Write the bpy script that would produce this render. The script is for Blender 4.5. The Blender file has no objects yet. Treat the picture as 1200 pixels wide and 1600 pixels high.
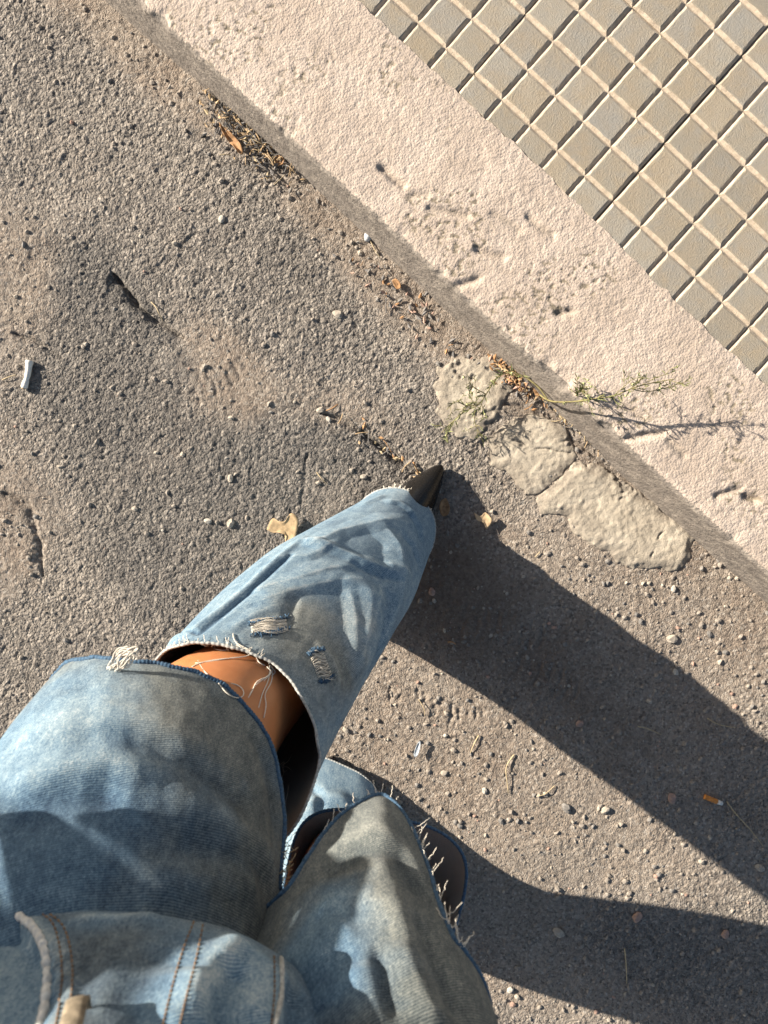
import bpy, bmesh, math, random
import numpy as np
from mathutils import Vector, Matrix, noise as mnoise
from mathutils.bvhtree import BVHTree

# ------------------------------------------------------------------ camera, world, sun
scene = bpy.context.scene
C = scene.collection
random.seed(7)
rng = np.random.default_rng(11)

F_PX = 1154.0                      # focal length in pixels of the 1200 x 1600 frame
PAVE_Z = 0.10
_a, _b, _c = 0.06250916, 0.01768078, 0.72845695
_t = np.array([0.11961009, -0.58279342, 0.97917709])
def _rot(a, b, c):
    ca, sa, cb, sb, cc, sc = math.cos(a), math.sin(a), math.cos(b), math.sin(b), math.cos(c), math.sin(c)
    Rz = np.array([[cc, -sc, 0], [sc, cc, 0], [0, 0, 1]])
    Rx = np.array([[1, 0, 0], [0, ca, -sa], [0, sa, ca]])
    Ry = np.array([[cb, 0, sb], [0, 1, 0], [-sb, 0, cb]])
    return Rx @ Ry @ Rz
_R = _rot(_a, _b, _c) @ np.diag([1.0, -1.0, -1.0])      # world (x kerb, y pavement, z up) -> camera (right, down, forward)
_pl = -_rot(_a, _b, _c).T @ _t
CAM = np.array([_pl[0], -_pl[1], -_pl[2] + PAVE_Z])
RIGHT, DOWN, FWD = _R[0], _R[1], _R[2]

cd = bpy.data.cameras.new('camera')
cam = bpy.data.objects.new('camera', cd); C.objects.link(cam)
cam.matrix_world = Matrix(((RIGHT[0], -DOWN[0], -FWD[0], CAM[0]), (RIGHT[1], -DOWN[1], -FWD[1], CAM[1]),
                           (RIGHT[2], -DOWN[2], -FWD[2], CAM[2]), (0, 0, 0, 1)))
cd.sensor_fit = 'VERTICAL'; cd.sensor_height = 36.0; cd.lens = F_PX / 1600 * 36.0
cd.clip_start = 0.01; cd.clip_end = 500
cd.dof.use_dof = True; cd.dof.focus_distance = 0.95; cd.dof.aperture_fstop = 11.0
scene.camera = cam

EU = np.array([RIGHT[0], RIGHT[1], 0.0]); EU /= np.linalg.norm(EU)      # level "image right"
EV = np.array([EU[1], -EU[0], 0.0])                                     # level "image down"
if EV @ DOWN < 0: EV = -EV
def UV(u, v, z):                   # centimetres right / back of the point under the phone, height in metres
    p = np.array([CAM[0], CAM[1], 0.0]) + EU * u * .01 + EV * v * .01
    p[2] = z
    return p
def ray(px, py):
    d = RIGHT * ((px - 600) / F_PX) + DOWN * ((py - 800) / F_PX) + FWD
    return d / np.linalg.norm(d)
def W(px, py, z=0.0):
    d = ray(px, py)
    return CAM + d * ((z - CAM[2]) / d[2])

SUN_EL = math.radians(23)
_sa = math.radians(26)             # the shadows run 26 degrees below "image right"
_sd = EU * math.cos(_sa) + EV * math.sin(_sa)                           # level travel direction of the light
LIGHT = np.array([_sd[0] * math.cos(SUN_EL), _sd[1] * math.cos(SUN_EL), -math.sin(SUN_EL)])
w = bpy.data.worlds.new('World'); scene.world = w; w.use_nodes = True
nt = w.node_tree; bg = nt.nodes['Background']
sky = nt.nodes.new('ShaderNodeTexSky'); sky.sky_type = 'NISHITA'; sky.sun_disc = False
sky.sun_elevation = SUN_EL; sky.sun_rotation = math.atan2(-_sd[0], -_sd[1]); sky.dust_density = 1.6
nt.links.new(sky.outputs[0], bg.inputs[0]); bg.inputs[1].default_value = 0.05
sl = bpy.data.lights.new('sun', 'SUN'); sl.energy = 5.0; sl.angle = math.radians(0.6); sl.color = (1.0, 0.915, 0.81)
so = bpy.data.objects.new('sun', sl); C.objects.link(so)
so.rotation_euler = Vector(LIGHT).to_track_quat('-Z', 'Y').to_euler()
vs = scene.view_settings
vs.view_transform = 'Standard'; vs.look = 'None'; vs.gamma = 1.0; vs.exposure = 1.4; vs.use_curve_mapping = False
vs.use_white_balance = True; vs.white_balance_temperature = 6750; vs.white_balance_tint = 8
scene.cycles.use_denoising = True

# ------------------------------------------------------------------ helpers
def link(o, parent=None):
    C.objects.link(o)
    if parent is not None: o.parent = parent
    return o
def mesh_obj(name, verts, faces, mat=None, parent=None, smooth=True):
    me = bpy.data.meshes.new(name)
    verts = np.asarray(verts, dtype=np.float64)
    me.from_pydata(verts.tolist(), [], faces if isinstance(faces, list) else faces.tolist())
    if smooth: me.shade_smooth()
    if mat: me.materials.append(mat)
    return link(bpy.data.objects.new(name, me), parent)
def grid_mesh(name, P, mat=None, parent=None, wrap=False, smooth=True):
    """P: (rows, cols, 3)"""
    nv, nu = P.shape[:2]
    idx = np.arange(nv * nu).reshape(nv, nu)
    if wrap:
        a = idx[:-1, :]; b = np.roll(idx, -1, 1)[:-1, :]; c = np.roll(idx, -1, 1)[1:, :]; d = idx[1:, :]
    else:
        a = idx[:-1, :-1]; b = idx[:-1, 1:]; c = idx[1:, 1:]; d = idx[1:, :-1]
    F = np.stack([a, b, c, d], -1).reshape(-1, 4)
    me = bpy.data.meshes.new(name)
    n = nv * nu; m = len(F)
    me.vertices.add(n); me.vertices.foreach_set('co', P.reshape(-1).astype(np.float32))
    me.loops.add(m * 4); me.loops.foreach_set('vertex_index', F.reshape(-1).astype(np.int32))
    me.polygons.add(m); me.polygons.foreach_set('loop_start', (np.arange(m) * 4).astype(np.int32))
    me.polygons.foreach_set('loop_total', np.full(m, 4, np.int32))
    me.update(calc_edges=True); me.validate()
    if smooth: me.shade_smooth()
    if mat: me.materials.append(mat)
    return link(bpy.data.objects.new(name, me), parent)
def attr(o, name, vals):
    a = o.data.attributes.new(name, 'FLOAT', 'POINT')
    a.data.foreach_set('value', np.asarray(vals, np.float32).reshape(-1))
def attr2(o, name, vals):
    a = o.data.attributes.new(name, 'FLOAT_VECTOR', 'POINT')
    v = np.asarray(vals, np.float32).reshape(-1, 2)
    a.data.foreach_set('vector', np.c_[v, np.zeros(len(v), np.float32)].reshape(-1))
def tag(o, label, cat, group=None, kind=None):
    o['label'] = label; o['category'] = cat
    if group: o['group'] = group
    if kind: o['kind'] = kind
    return o
def empty(name, loc=(0, 0, 0)):
    e = bpy.data.objects.new(name, None); e.empty_display_size = .1; e.location = loc
    return link(e)
def put_on(parent, *objs):         # parent while keeping the place
    bpy.context.view_layer.update()
    for o in objs:
        o.parent = parent; o.matrix_parent_inverse = parent.matrix_world.inverted()

# numpy noise
_perm = rng.permutation(512); _tab = rng.random(512)
def _h(ix, iy, s): return _tab[_perm[(_perm[(ix + s * 57) & 511] + iy) & 511]]
def vnoise(x, y, s=0):
    ix = np.floor(x).astype(int); iy = np.floor(y).astype(int); fx = x - ix; fy = y - iy
    fx = fx * fx * (3 - 2 * fx); fy = fy * fy * (3 - 2 * fy)
    a = _h(ix, iy, s); b = _h(ix + 1, iy, s); c = _h(ix, iy + 1, s); d = _h(ix + 1, iy + 1, s)
    return (a + (b - a) * fx) * (1 - fy) + (c + (d - c) * fx) * fy
def fbm(x, y, s=0, o=4):
    r = 0; amp = .5; tot = 0
    for k in range(o):
        r = r + amp * vnoise(x * 2 ** k + 13.7 * k, y * 2 ** k + 7.1 * k, s + k); tot += amp; amp *= .5
    return r / tot
def worley(x, y, s=0):
    ix = np.floor(x).astype(int); iy = np.floor(y).astype(int)
    f1 = np.full(x.shape, 9.0); f2 = f1.copy(); cid = np.zeros(x.shape)
    for dx in (-1, 0, 1):
        for dy in (-1, 0, 1):
            jx = ix + dx; jy = iy + dy
            qx = jx + .1 + .8 * _h(jx, jy, s + 3); qy = jy + .1 + .8 * _h(jx, jy, s + 5)
            d = np.sqrt((x - qx) ** 2 + (y - qy) ** 2)
            m = d < f1
            f2 = np.where(m, f1, np.minimum(f2, d)); cid = np.where(m, _h(jx, jy, s + 9), cid); f1 = np.where(m, d, f1)
    return f1, f2, cid
def sstep(a, b, x):
    t = np.clip((x - a) / (b - a), 0, 1); return t * t * (3 - 2 * t)
def seg_dist(X, Y, pts):
    """distance to a polyline and the parameter 0..1 along it"""
    best = np.full(X.shape, 9.0); par = np.zeros(X.shape); n = len(pts) - 1
    for k in range(n):
        ax, ay = pts[k][:2]; bx, by = pts[k + 1][:2]; L = (bx - ax) ** 2 + (by - ay) ** 2 + 1e-12
        t = np.clip(((X - ax) * (bx - ax) + (Y - ay) * (by - ay)) / L, 0, 1)
        d = np.hypot(X - ax - t * (bx - ax), Y - ay - t * (by - ay))
        m = d < best; best = np.where(m, d, best); par = np.where(m, (k + t) / n, par)
    return best, par
def poly_sd(X, Y, pts):            # positive inside
    inside = np.zeros(X.shape, bool); n = len(pts)
    for k in range(n):
        x0, y0 = pts[k][:2]; x1, y1 = pts[(k + 1) % n][:2]
        c = ((y0 > Y) != (y1 > Y)) & (X < (x1 - x0) * (Y - y0) / (y1 - y0 + 1e-12) + x0)
        inside ^= c
    d, _ = seg_dist(X, Y, list(pts) + [pts[0]])
    return np.where(inside, d, -d)
def spline(pts, n):
    """Catmull-Rom through the points"""
    P = np.asarray(pts, float); m = len(P)
    t = np.linspace(0, m - 1, n); i = np.minimum(t.astype(int), m - 2); f = (t - i)[:, None]
    p0 = P[np.maximum(i - 1, 0)]; p1 = P[i]; p2 = P[i + 1]; p3 = P[np.minimum(i + 2, m - 1)]
    return .5 * ((2 * p1) + (-p0 + p2) * f + (2 * p0 - 5 * p1 + 4 * p2 - p3) * f ** 2 + (-p0 + 3 * p1 - 3 * p2 + p3) * f ** 3)
def tube(pts, rad, n=6, cap=True):
    """verts, faces of a tube along pts; rad scalar or per-point"""
    P = np.asarray(pts, float); m = len(P); r = np.broadcast_to(np.asarray(rad, float), (m,))
    T = np.gradient(P, axis=0); T /= np.linalg.norm(T, axis=1)[:, None] + 1e-12
    ref = np.array([0.31, 0.17, .93]); vs_, fs = [], []
    A = np.cross(T[0], ref); A /= np.linalg.norm(A) + 1e-12
    for k in range(m):
        A = A - T[k] * (A @ T[k]); A /= np.linalg.norm(A) + 1e-12
        B = np.cross(T[k], A)
        for q in range(n):
            a = 2 * math.pi * q / n
            vs_.append(P[k] + r[k] * (A * math.cos(a) + B * math.sin(a)))
    for k in range(m - 1):
        for q in range(n):
            fs.append([k * n + q, k * n + (q + 1) % n, (k + 1) * n + (q + 1) % n, (k + 1) * n + q])
    if cap:
        fs.append(list(range(n))[::-1]); fs.append([(m - 1) * n + q for q in range(n)])
    return vs_, fs
def ico(r, sx=1, sy=1, sz=1, seed=0, sub=2, rough=.18):
    bm = bmesh.new(); bmesh.ops.create_icosphere(bm, subdivisions=sub, radius=1); rr = random.Random(seed); o = Vector((rr.random() * 50, rr.random() * 50, 3))
    for v in bm.verts: v.co *= 1 + rough * 2 * mnoise.noise(v.co * 1.3 + o); v.co = Vector((v.co.x * sx, v.co.y * sy, v.co.z * sz)) * r
    vs_ = [np.array(v.co) for v in bm.verts]; fs = [[v.index for v in f.verts] for f in bm.faces]; bm.free(); return vs_, fs
class MB:
    def __init__(s): s.v = []; s.f = []
    def add(s, vf):
        o = len(s.v); s.v += list(vf[0]); s.f += [[i + o for i in f] for f in vf[1]]; return s
    def build(s, name, mat, parent=None, smooth=True): return mesh_obj(name, s.v, s.f, mat, parent, smooth)

# ------------------------------------------------------------------ materials
class NM:
    """tiny node helper"""
    def __init__(s, name):
        s.m = bpy.data.materials.new(name); s.m.use_nodes = True; s.t = s.m.node_tree
        s.b = s.t.nodes['Principled BSDF']; s.out = s.t.nodes['Material Output']
    def n(s, typ, **kw):
        nd = s.t.nodes.new('ShaderNode' + typ)
        for k, v in kw.items(): setattr(nd, k, v)
        return nd
    def l(s, a, b): s.t.links.new(a, b)
    def coord(s, which='Object'): return s.n('TexCoord').outputs[which]
    def attr(s, name, out='Fac'): return s.n('Attribute', attribute_name=name).outputs[out]
    def noise(s, vec, scale, detail=4, rough=.55, out='Fac', dist=0):
        nd = s.n('TexNoise'); nd.inputs['Scale'].default_value = scale; nd.inputs['Detail'].default_value = detail
        nd.inputs['Roughness'].default_value = rough; nd.inputs['Distortion'].default_value = dist
        if vec is not None: s.l(vec, nd.inputs['Vector'])
        return nd.outputs[out]
    def vor(s, vec, scale, out='Distance', feature='F1'):
        nd = s.n('TexVoronoi', feature=feature); nd.inputs['Scale'].default_value = scale; s.l(vec, nd.inputs['Vector'])
        return nd.outputs[out]
    def ramp(s, fac, stops):
        nd = s.n('ValToRGB'); cr = nd.color_ramp
        while len(cr.elements) < len(stops): cr.elements.new(.5)
        for e, (p, c) in zip(cr.elements, stops):
            e.position = p; e.color = (c, c, c, 1) if not hasattr(c, '__len__') else (*c, 1)
        s.l(fac, nd.inputs[0]); return nd.outputs[0]
    def mix(s, fac, a, b, mode='MIX'):
        nd = s.n('Mix', data_type='RGBA', blend_type=mode)
        for sock, v in ((nd.inputs[0], fac), (nd.inputs[6], a), (nd.inputs[7], b)):
            if hasattr(v, 'is_linked') or hasattr(v, 'links'): s.l(v, sock)
            elif hasattr(v, '__len__'): sock.default_value = (*v, 1)
            else: sock.default_value = v
        return nd.outputs[2]
    def math(s, op, a, b=0.0, c=0.0):
        nd = s.n('Math', operation=op)
        for k, v in enumerate((a, b, c)):
            if hasattr(v, 'links'): s.l(v, nd.inputs[k])
            else: nd.inputs[k].default_value = v
        return nd.outputs[0]
    def bump(s, h, strength, dist, prev=None):
        nd = s.n('Bump'); nd.inputs['Strength'].default_value = strength; nd.inputs['Distance'].default_value = dist
        s.l(h, nd.inputs['Height'])
        if prev is not None: s.l(prev, nd.inputs['Normal'])
        return nd.outputs[0]
    def done(s, col=None, rough=.9, normal=None, spec=.3):
        if col is not None:
            if hasattr(col, '__len__'): s.b.inputs['Base Color'].default_value = (*col, 1)
            else: s.l(col, s.b.inputs['Base Color'])
        if hasattr(rough, 'links'): s.l(rough, s.b.inputs['Roughness'])
        else: s.b.inputs['Roughness'].default_value = rough
        s.b.inputs['Specular IOR Level'].default_value = spec
        if normal is not None: s.l(normal, s.b.inputs['Normal'])
        return s.m

def mat_asphalt():
    m = NM('asphalt'); co = m.coord()
    dirt = m.attr('dirt'); cid = m.attr('stone'); pit = m.attr('pit')
    grey = m.ramp(cid, [(0, (.105, .096, .088)), (.28, (.17, .153, .137)), (.55, (.235, .208, .183)), (.85, (.305, .268, .232)), (1, (.42, .375, .33))])
    grey = m.mix(m.noise(co, 9, 5), m.mix(.3, grey, (.13, .117, .106)), m.mix(.3, grey, (.27, .235, .205)))
    tan = m.ramp(m.noise(co, 260, 3, .7), [(.25, (.16, .132, .108)), (.5, (.25, .208, .172)), (.75, (.36, .31, .262))])
    tan = m.mix(m.ramp(m.noise(co, 14, 4), [(.35, 0.0), (.7, 1.0)]), tan, m.mix(.5, tan, (.22, .165, .125)))
    f = m.math('ADD', dirt, m.math('MULTIPLY', m.math('SUBTRACT', m.noise(co, 120, 4, .7), .5), .9))
    col = m.mix(m.ramp(f, [(.25, 0.0), (.7, 1.0)]), grey, tan)
    col = m.mix(m.math('MULTIPLY', m.attr('pale'), .55), col, (.40, .345, .285))
    col = m.mix(m.math('MULTIPLY', pit, .45), col, (.065, .057, .05))
    sp = m.vor(co, 330, 'Color')                                     # pale chips and dark grit
    spk = m.n('SeparateColor'); m.l(sp, spk.inputs[0])
    chip = m.ramp(spk.outputs[0], [(.93, 0.0), (.96, 1.0)])
    col = m.mix(m.math('MULTIPLY', chip, .55), col, (.46, .42, .37))
    grit = m.ramp(spk.outputs[1], [(.90, 0.0), (.94, 1.0)])
    col = m.mix(m.math('MULTIPLY', grit, .55), col, (.07, .062, .056))
    col = m.mix(m.math('MULTIPLY', m.attr('worn'), .9), col, m.mix(.3, (.105, .099, .094), col))
    wv = m.n('VectorMath', operation='MULTIPLY_ADD'); m.l(m.noise(co, 55, 3, .6, 'Color'), wv.inputs[0]); wv.inputs[1].default_value = (.012, .012, .012); m.l(co, wv.inputs[2]); wc = wv.outputs[0]
    gs = m.n('SeparateColor'); m.l(m.vor(wc, 250, 'Color'), gs.inputs[0])
    col = m.mix(m.math('MULTIPLY', m.ramp(gs.outputs[2], [(.0, .75), (.35, 0.0)]), .6), col, (.075, .068, .062))
    col = m.mix(m.math('MULTIPLY', m.ramp(gs.outputs[2], [(.7, 0.0), (1.0, .8)]), .6), col, (.40, .355, .305))
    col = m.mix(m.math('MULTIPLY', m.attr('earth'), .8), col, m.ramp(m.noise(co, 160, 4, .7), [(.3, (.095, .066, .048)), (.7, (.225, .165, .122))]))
    ro = m.math('MULTIPLY_ADD', m.attr('rough'), -.85, m.ramp(m.noise(co, 16, 3, .6), [(.3, -.4), (.7, 0.0)])); ro = m.math('MINIMUM', ro, -.22)
    g1 = m.math('MULTIPLY', m.vor(wc, 250), ro); g2 = m.math('MULTIPLY', m.vor(wc, 480), -1.0); h = m.noise(co, 700, 2, .7)
    n0 = m.bump(g1, .9, .0038); n1 = m.bump(g2, .75, .0015, n0); n2 = m.bump(h, .7, .0010, n1)
    return m.done(col, .95, n2, .2)
def mat_kerb():
    m = NM('kerb_concrete'); co = m.coord(); face = m.attr('face'); pit = m.attr('pit')
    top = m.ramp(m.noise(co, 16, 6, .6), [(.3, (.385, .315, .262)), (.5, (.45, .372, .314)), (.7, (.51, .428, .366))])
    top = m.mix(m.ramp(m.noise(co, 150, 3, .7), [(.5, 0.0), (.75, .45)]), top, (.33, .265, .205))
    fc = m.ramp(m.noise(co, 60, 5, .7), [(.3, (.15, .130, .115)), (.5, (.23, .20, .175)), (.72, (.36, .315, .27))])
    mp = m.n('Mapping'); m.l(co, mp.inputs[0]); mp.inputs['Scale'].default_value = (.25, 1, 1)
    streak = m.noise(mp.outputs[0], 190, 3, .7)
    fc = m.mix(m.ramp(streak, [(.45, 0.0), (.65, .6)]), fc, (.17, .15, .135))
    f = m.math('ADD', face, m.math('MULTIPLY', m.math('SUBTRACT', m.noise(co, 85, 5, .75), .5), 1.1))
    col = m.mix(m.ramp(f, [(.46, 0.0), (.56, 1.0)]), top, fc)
    col = m.mix(m.math('MULTIPLY', pit, .85), col, (.19, .16, .115))
    n0 = m.bump(m.math('MULTIPLY', m.vor(co, 300), -1.0), .45, .0016); n1 = m.bump(m.noise(co, 420, 3, .65), .6, .0014, n0); n2 = m.bump(m.noise(co, 900, 2, .6), .7, .0008, n1)
    return m.done(col, .93, n2, .2)
def mat_tile(name, groove=False):
    m = NM(name); co = m.coord('Object'); oi = m.n('ObjectInfo')
    rnd = oi.outputs['Random']
    gpos = m.n('NewGeometry').outputs['Position']
    if groove:
        col = m.ramp(m.noise(gpos, 120, 4, .7), [(.3, (.36, .29, .22)), (.55, (.48, .40, .312)), (.75, (.55, .47, .375))])
        col = m.mix(m.ramp(m.noise(gpos, 400, 2), [(.66, 0.0), (.72, .7)]), col, (.16, .13, .10))
    else:
        a = m.ramp(rnd, [(0, (.235, .212, .178)), (.3, (.292, .258, .206)), (.5, (.265, .248, .222)), (.75, (.31, .288, .25)), (1, (.325, .277, .214))])
        col = m.mix(m.ramp(m.noise(gpos, 26, 5, .6), [(.35, 0.0), (.68, .8)]), a, (.31, .25, .178))
        col = m.mix(m.ramp(m.noise(gpos, 55, 4, .6), [(.5, 0.0), (.75, .6)]), col, (.255, .245, .225))
        fine = m.noise(gpos, 480, 3, .75)
        col = m.mix(m.ramp(fine, [(.6, 0.0), (.72, .75)]), col, (.40, .355, .29))
        col = m.mix(m.ramp(fine, [(.27, .7), (.36, 0.0)]), col, (.09, .075, .058))
    n1 = m.bump(m.noise(gpos, 520, 3, .7), .8, .0016)
    n2 = m.bump(m.ramp(m.vor(gpos, 190), [(.0, 0.0), (.12, 1.0)]), .35, .0012, n1)
    return m.done(col, .9, n2, .25)
def mat_mortar():
    m = NM('old_mortar'); co = m.coord(); pit = m.attr('pit')
    col = m.ramp(m.noise(co, 30, 6, .62), [(.3, (.33, .288, .232)), (.5, (.43, .378, .305)), (.7, (.52, .462, .378))])
    col = m.mix(m.ramp(m.noise(co, 420, 3), [(.6, 0.0), (.75, .5)]), col, (.2, .175, .145))
    col = m.mix(m.math('MULTIPLY', m.attr('rim'), m.ramp(m.noise(co, 70, 5, .7), [(.32, 0.0), (.55, 1.0)])), col, (.22, .188, .156))
    col = m.mix(m.math('MULTIPLY', pit, .85), col, (.17, .15, .13))
    n1 = m.bump(m.noise(co, 300, 4, .75), .8, .002)
    return m.done(col, .92, n1, .2)
def mat_denim(name, inner=False):
    m = NM(name); uv = m.attr('cloth', 'Vector'); wear = m.attr('wear'); grey = m.attr('grey')
    sx = m.n('SeparateXYZ'); m.l(uv, sx.inputs[0]); U, V = sx.outputs[0], sx.outputs[1]
    jit = m.math('MULTIPLY', m.math('SUBTRACT', m.noise(uv, 420, 2), .5), .0011)
    diag = m.math('ADD', m.math('ADD', m.math('MULTIPLY', U, .55), m.math('MULTIPLY', V, .95)), jit)
    tw = m.math('SINE', m.math('MULTIPLY', diag, 2 * math.pi / .00165))
    tw = m.math('MULTIPLY_ADD', tw, .5, .5)
    mpf = m.n('Mapping'); m.l(uv, mpf.inputs[0]); mpf.inputs['Scale'].default_value = (1.0, .5, 1); mpf.inputs['Rotation'].default_value = (0, 0, .5)
    fib = m.noise(mpf.outputs[0], 760, 3, .75)
    if inner:
        col = m.ramp(m.math('ADD', m.math('MULTIPLY', tw, .7), m.math('MULTIPLY', fib, .4)), [(.2, (.10, .095, .088)), (.9, (.40, .365, .31))])
    else:
        mp = m.n('Mapping'); m.l(uv, mp.inputs[0]); mp.inputs['Scale'].default_value = (1.0, .5, 1)
        cloud = m.noise(mp.outputs[0], 24, 5, .6)
        mot = m.noise(mp.outputs[0], 150, 4, .75)
        f = m.math('ADD', wear, m.math('ADD', m.math('MULTIPLY', m.math('SUBTRACT', cloud, .5), .5), m.math('MULTIPLY', m.math('SUBTRACT', mot, .5), .75)))
        f = m.math('ADD', f, m.math('ADD', m.math('MULTIPLY', m.math('SUBTRACT', fib, .5), 1.05), m.math('MULTIPLY', m.math('SUBTRACT', tw, .5), .30)))
        blue = m.ramp(f, [(.0, (.016, .036, .068)), (.30, (.050, .100, .166)), (.58, (.130, .215, .295)), (.82, (.28, .37, .425)), (1, (.48, .53, .55))])
        gr = m.ramp(f, [(.05, (.026, .038, .048)), (.35, (.088, .103, .106)), (.62, (.195, .207, .195)), (.95, (.40, .40, .36))])
        g2 = m.math('ADD', grey, m.math('MULTIPLY', m.math('SUBTRACT', m.noise(uv, 16, 4), .5), 1.0))
        col = m.mix(m.ramp(g2, [(.25, 0.0), (.75, 1.0)]), blue, gr)
    n1 = m.bump(tw, .45, .0005); n3 = m.bump(fib, .5, .0006, n1)
    m.b.inputs['Sheen Weight'].default_value = .08; m.b.inputs['Sheen Roughness'].default_value = .6
    return m.done(col, .92, n3, .15)
def mat_plain(name, col, rough=.8, var=.25, scale=300, spec=.3, bump=.3):
    m = NM(name); co = m.coord()
    nz = m.noise(co, scale, 4, .65)
    lo = tuple(c * (1 - var) for c in col); hi = tuple(min(1, c * (1 + var)) for c in col)
    return m.done(m.ramp(nz, [(.3, lo), (.7, hi)]), rough, m.bump(nz, bump, .001), spec)
def mat_skin():
    m = NM('skin'); co = m.coord()
    a = m.ramp(m.noise(co, 45, 4, .6), [(.35, (.46, .175, .070)), (.6, (.53, .215, .090))])
    a = m.mix(m.ramp(m.vor(co, 260), [(.05, .25), (.16, 0.0)]), a, (.30, .105, .045))
    m.b.inputs['Subsurface Weight'].default_value = .18; m.b.inputs['Subsurface Radius'].default_value = (.008, .003, .0015)
    m.b.inputs['Subsurface Scale'].default_value = 1.0
    n1 = m.bump(m.noise(co, 700, 3, .6), .15, .0008)
    return m.done(a, .42, n1, .45)
def mat_leather():
    m = NM('black_leather'); co = m.coord()
    n1 = m.bump(m.vor(co, 900), .25, .0005); n2 = m.bump(m.noise(co, 60, 3), .25, .003, n1)
    return m.done((.007, .0065, .0065), m.ramp(m.noise(co, 120, 3), [(.3, .2), (.7, .32)]), n2, .35)

M = dict(asphalt=mat_asphalt(), kerb=mat_kerb(), pad=mat_tile('tile_pad'), groove=mat_tile('tile_groove', True), mortar=mat_mortar(),
         denim=mat_denim('denim'), inner=mat_denim('denim_inside', True), skin=mat_skin(), leather=mat_leather(),
         thread=mat_plain('cotton_thread', (.70, .64, .55), .9, .12), blue_thread=mat_plain('indigo_thread', (.055, .105, .17), .9, .5, 500),
         pale_edge=mat_plain('worn_denim_edge', (.38, .385, .37), .9, .4, 400), stitch=mat_plain('ochre_stitch', (.20, .125, .07), .85, .4),
         straw=mat_plain('dry_straw', (.42, .335, .21), .8, .3), chalk=mat_plain('chalky_pebble', (.42, .385, .335), .9, .25, 250), leaf_dry=mat_plain('dry_leaf', (.33, .185, .09), .75, .5, 140),
         leaf_pale=mat_plain('pale_dry_leaf', (.46, .33, .20), .8, .35, 120), weed=mat_plain('weed_green', (.165, .175, .075), .7, .45, 150),
         weed_pale=mat_plain('weed_flower', (.40, .40, .20), .8, .3, 200), stem=mat_plain('weed_stem', (.19, .165, .075), .7, .35, 120),
         pebble=mat_plain('pale_pebble', (.36, .315, .262), .9, .3, 200), pebble_red=mat_plain('pinkish_pebble', (.36, .24, .19), .85, .25, 200),
         pebble_dark=mat_plain('grey_pebble', (.20, .185, .17), .85, .3, 250), white=mat_plain('white_paper', (.72, .69, .63), .8, .12, 200),
         filt=mat_plain('filter_paper', (.62, .24, .06), .75, .2, 300), card=mat_plain('brown_card', (.40, .285, .165), .85, .3, 150),
         ash=mat_plain('burnt_ash', (.16, .15, .145), .95, .4, 500), cap=mat_plain('scuffed_metal', (.45, .46, .47), .35, .3, 400, .6),
         feather=mat_plain('grey_feather', (.38, .42, .46), .8, .2, 300), sole=mat_plain('shoe_sole', (.03, .027, .025), .7, .3),
         shirt=mat_plain('white_cotton', (.62, .60, .57), .9, .08, 60), hair=mat_plain('brown_hair', (.045, .026, .016), .5, .4, 90),
         phone=mat_plain('phone_case', (.02, .02, .022), .35, .1, 100), loop=mat_plain('worn_loop', (.20, .165, .12), .85, .5, 250))

# ------------------------------------------------------------------ the road
Y_FOOT, Y_TOP, Y_TILE = -0.236, -0.213, -0.040           # kerb foot, kerb top edge, tile edge
def proj(P):
    d = P - CAM; x = d @ RIGHT; y = d @ DOWN; z = d @ FWD
    return 600 + F_PX * x / z, 800 + F_PX * y / z
def axis(lo, hi, step, far):
    core = np.arange(lo, hi + step / 2, step); g = [step * 3]
    while sum(g) < far: g.append(g[-1] * 1.5)
    c = np.cumsum(g)
    return np.r_[lo - c[::-1], core, core[-1] + c]
gu = axis(-.63, .60, .0018, 60); gv = axis(-.74, .88, .0018, 60)
GU, GV = np.meshgrid(gu, gv)
RX = CAM[0] + EU[0] * GU + EV[0] * GV; RY = CAM[1] + EU[1] * GU + EV[1] * GV
PXg, PYg = proj(np.stack([RX, RY, 0 * RX], -1))
core = (np.abs(GU) < .8) & (np.abs(GV) < 1.0)
def blob(cx, cy, rx, ry=None, ang=0):
    ry = ry or rx; a = math.radians(ang); dx = PXg - cx; dy = PYg - cy
    x = dx * math.cos(a) + dy * math.sin(a); y = -dx * math.sin(a) + dy * math.cos(a)
    return np.exp(-((x / rx) ** 2 + (y / ry) ** 2))
wob = fbm(RX * 14, RY * 14, 3, 4)
kd = Y_FOOT - RY                                          # distance from the kerb foot
dirt = .22 + .55 * (fbm(RX * 7, RY * 7, 21, 4) - .5)
dirt += .85 * np.exp(-(np.maximum(kd, 0) / .05) ** 2) * sstep(0.0, 1.0, wob * 1.6)
for a in [(235, 60, 130, 55, 42, .7), (360, 590, 90, 42, 60, 1.0), (20, 420, 90, 110, 0, .75), (15, 820, 70, 110, 0, .85),
          (620, 430, 190, 70, 42, .7), (520, 640, 120, 45, 20, .5), (830, 1030, 330, 120, 33, 1.05), (700, 900, 90, 90, 0, .6),
          (700, 1180, 220, 110, 20, .75), (900, 1290, 260, 60, 30, .7), (760, 1420, 200, 160, 0, .45), (1000, 1000, 260, 120, 33, .35),
          (1050, 920, 260, 60, 40, .55), (520, 760, 60, 40, 0, .35), (250, 720, 90, 40, -30, .4), (930, 1560, 300, 50, 10, .4)]:
    dirt += a[5] * blob(*a[:5])
for a in [(150, 430, 110, 70, 40, .45), (450, 700, 170, 60, 10, .35), (250, 850, 220, 80, -20, .25), (450, 430, 120, 80, 40, .3), (1080, 1480, 160, 70, 20, .4)]:
    dirt -= a[5] * blob(*a[:5])
dirt = np.clip(dirt, 0, 1.15)
rough = 1 - .85 * sstep(.22, .75, dirt + .5 * (wob - .5))
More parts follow.
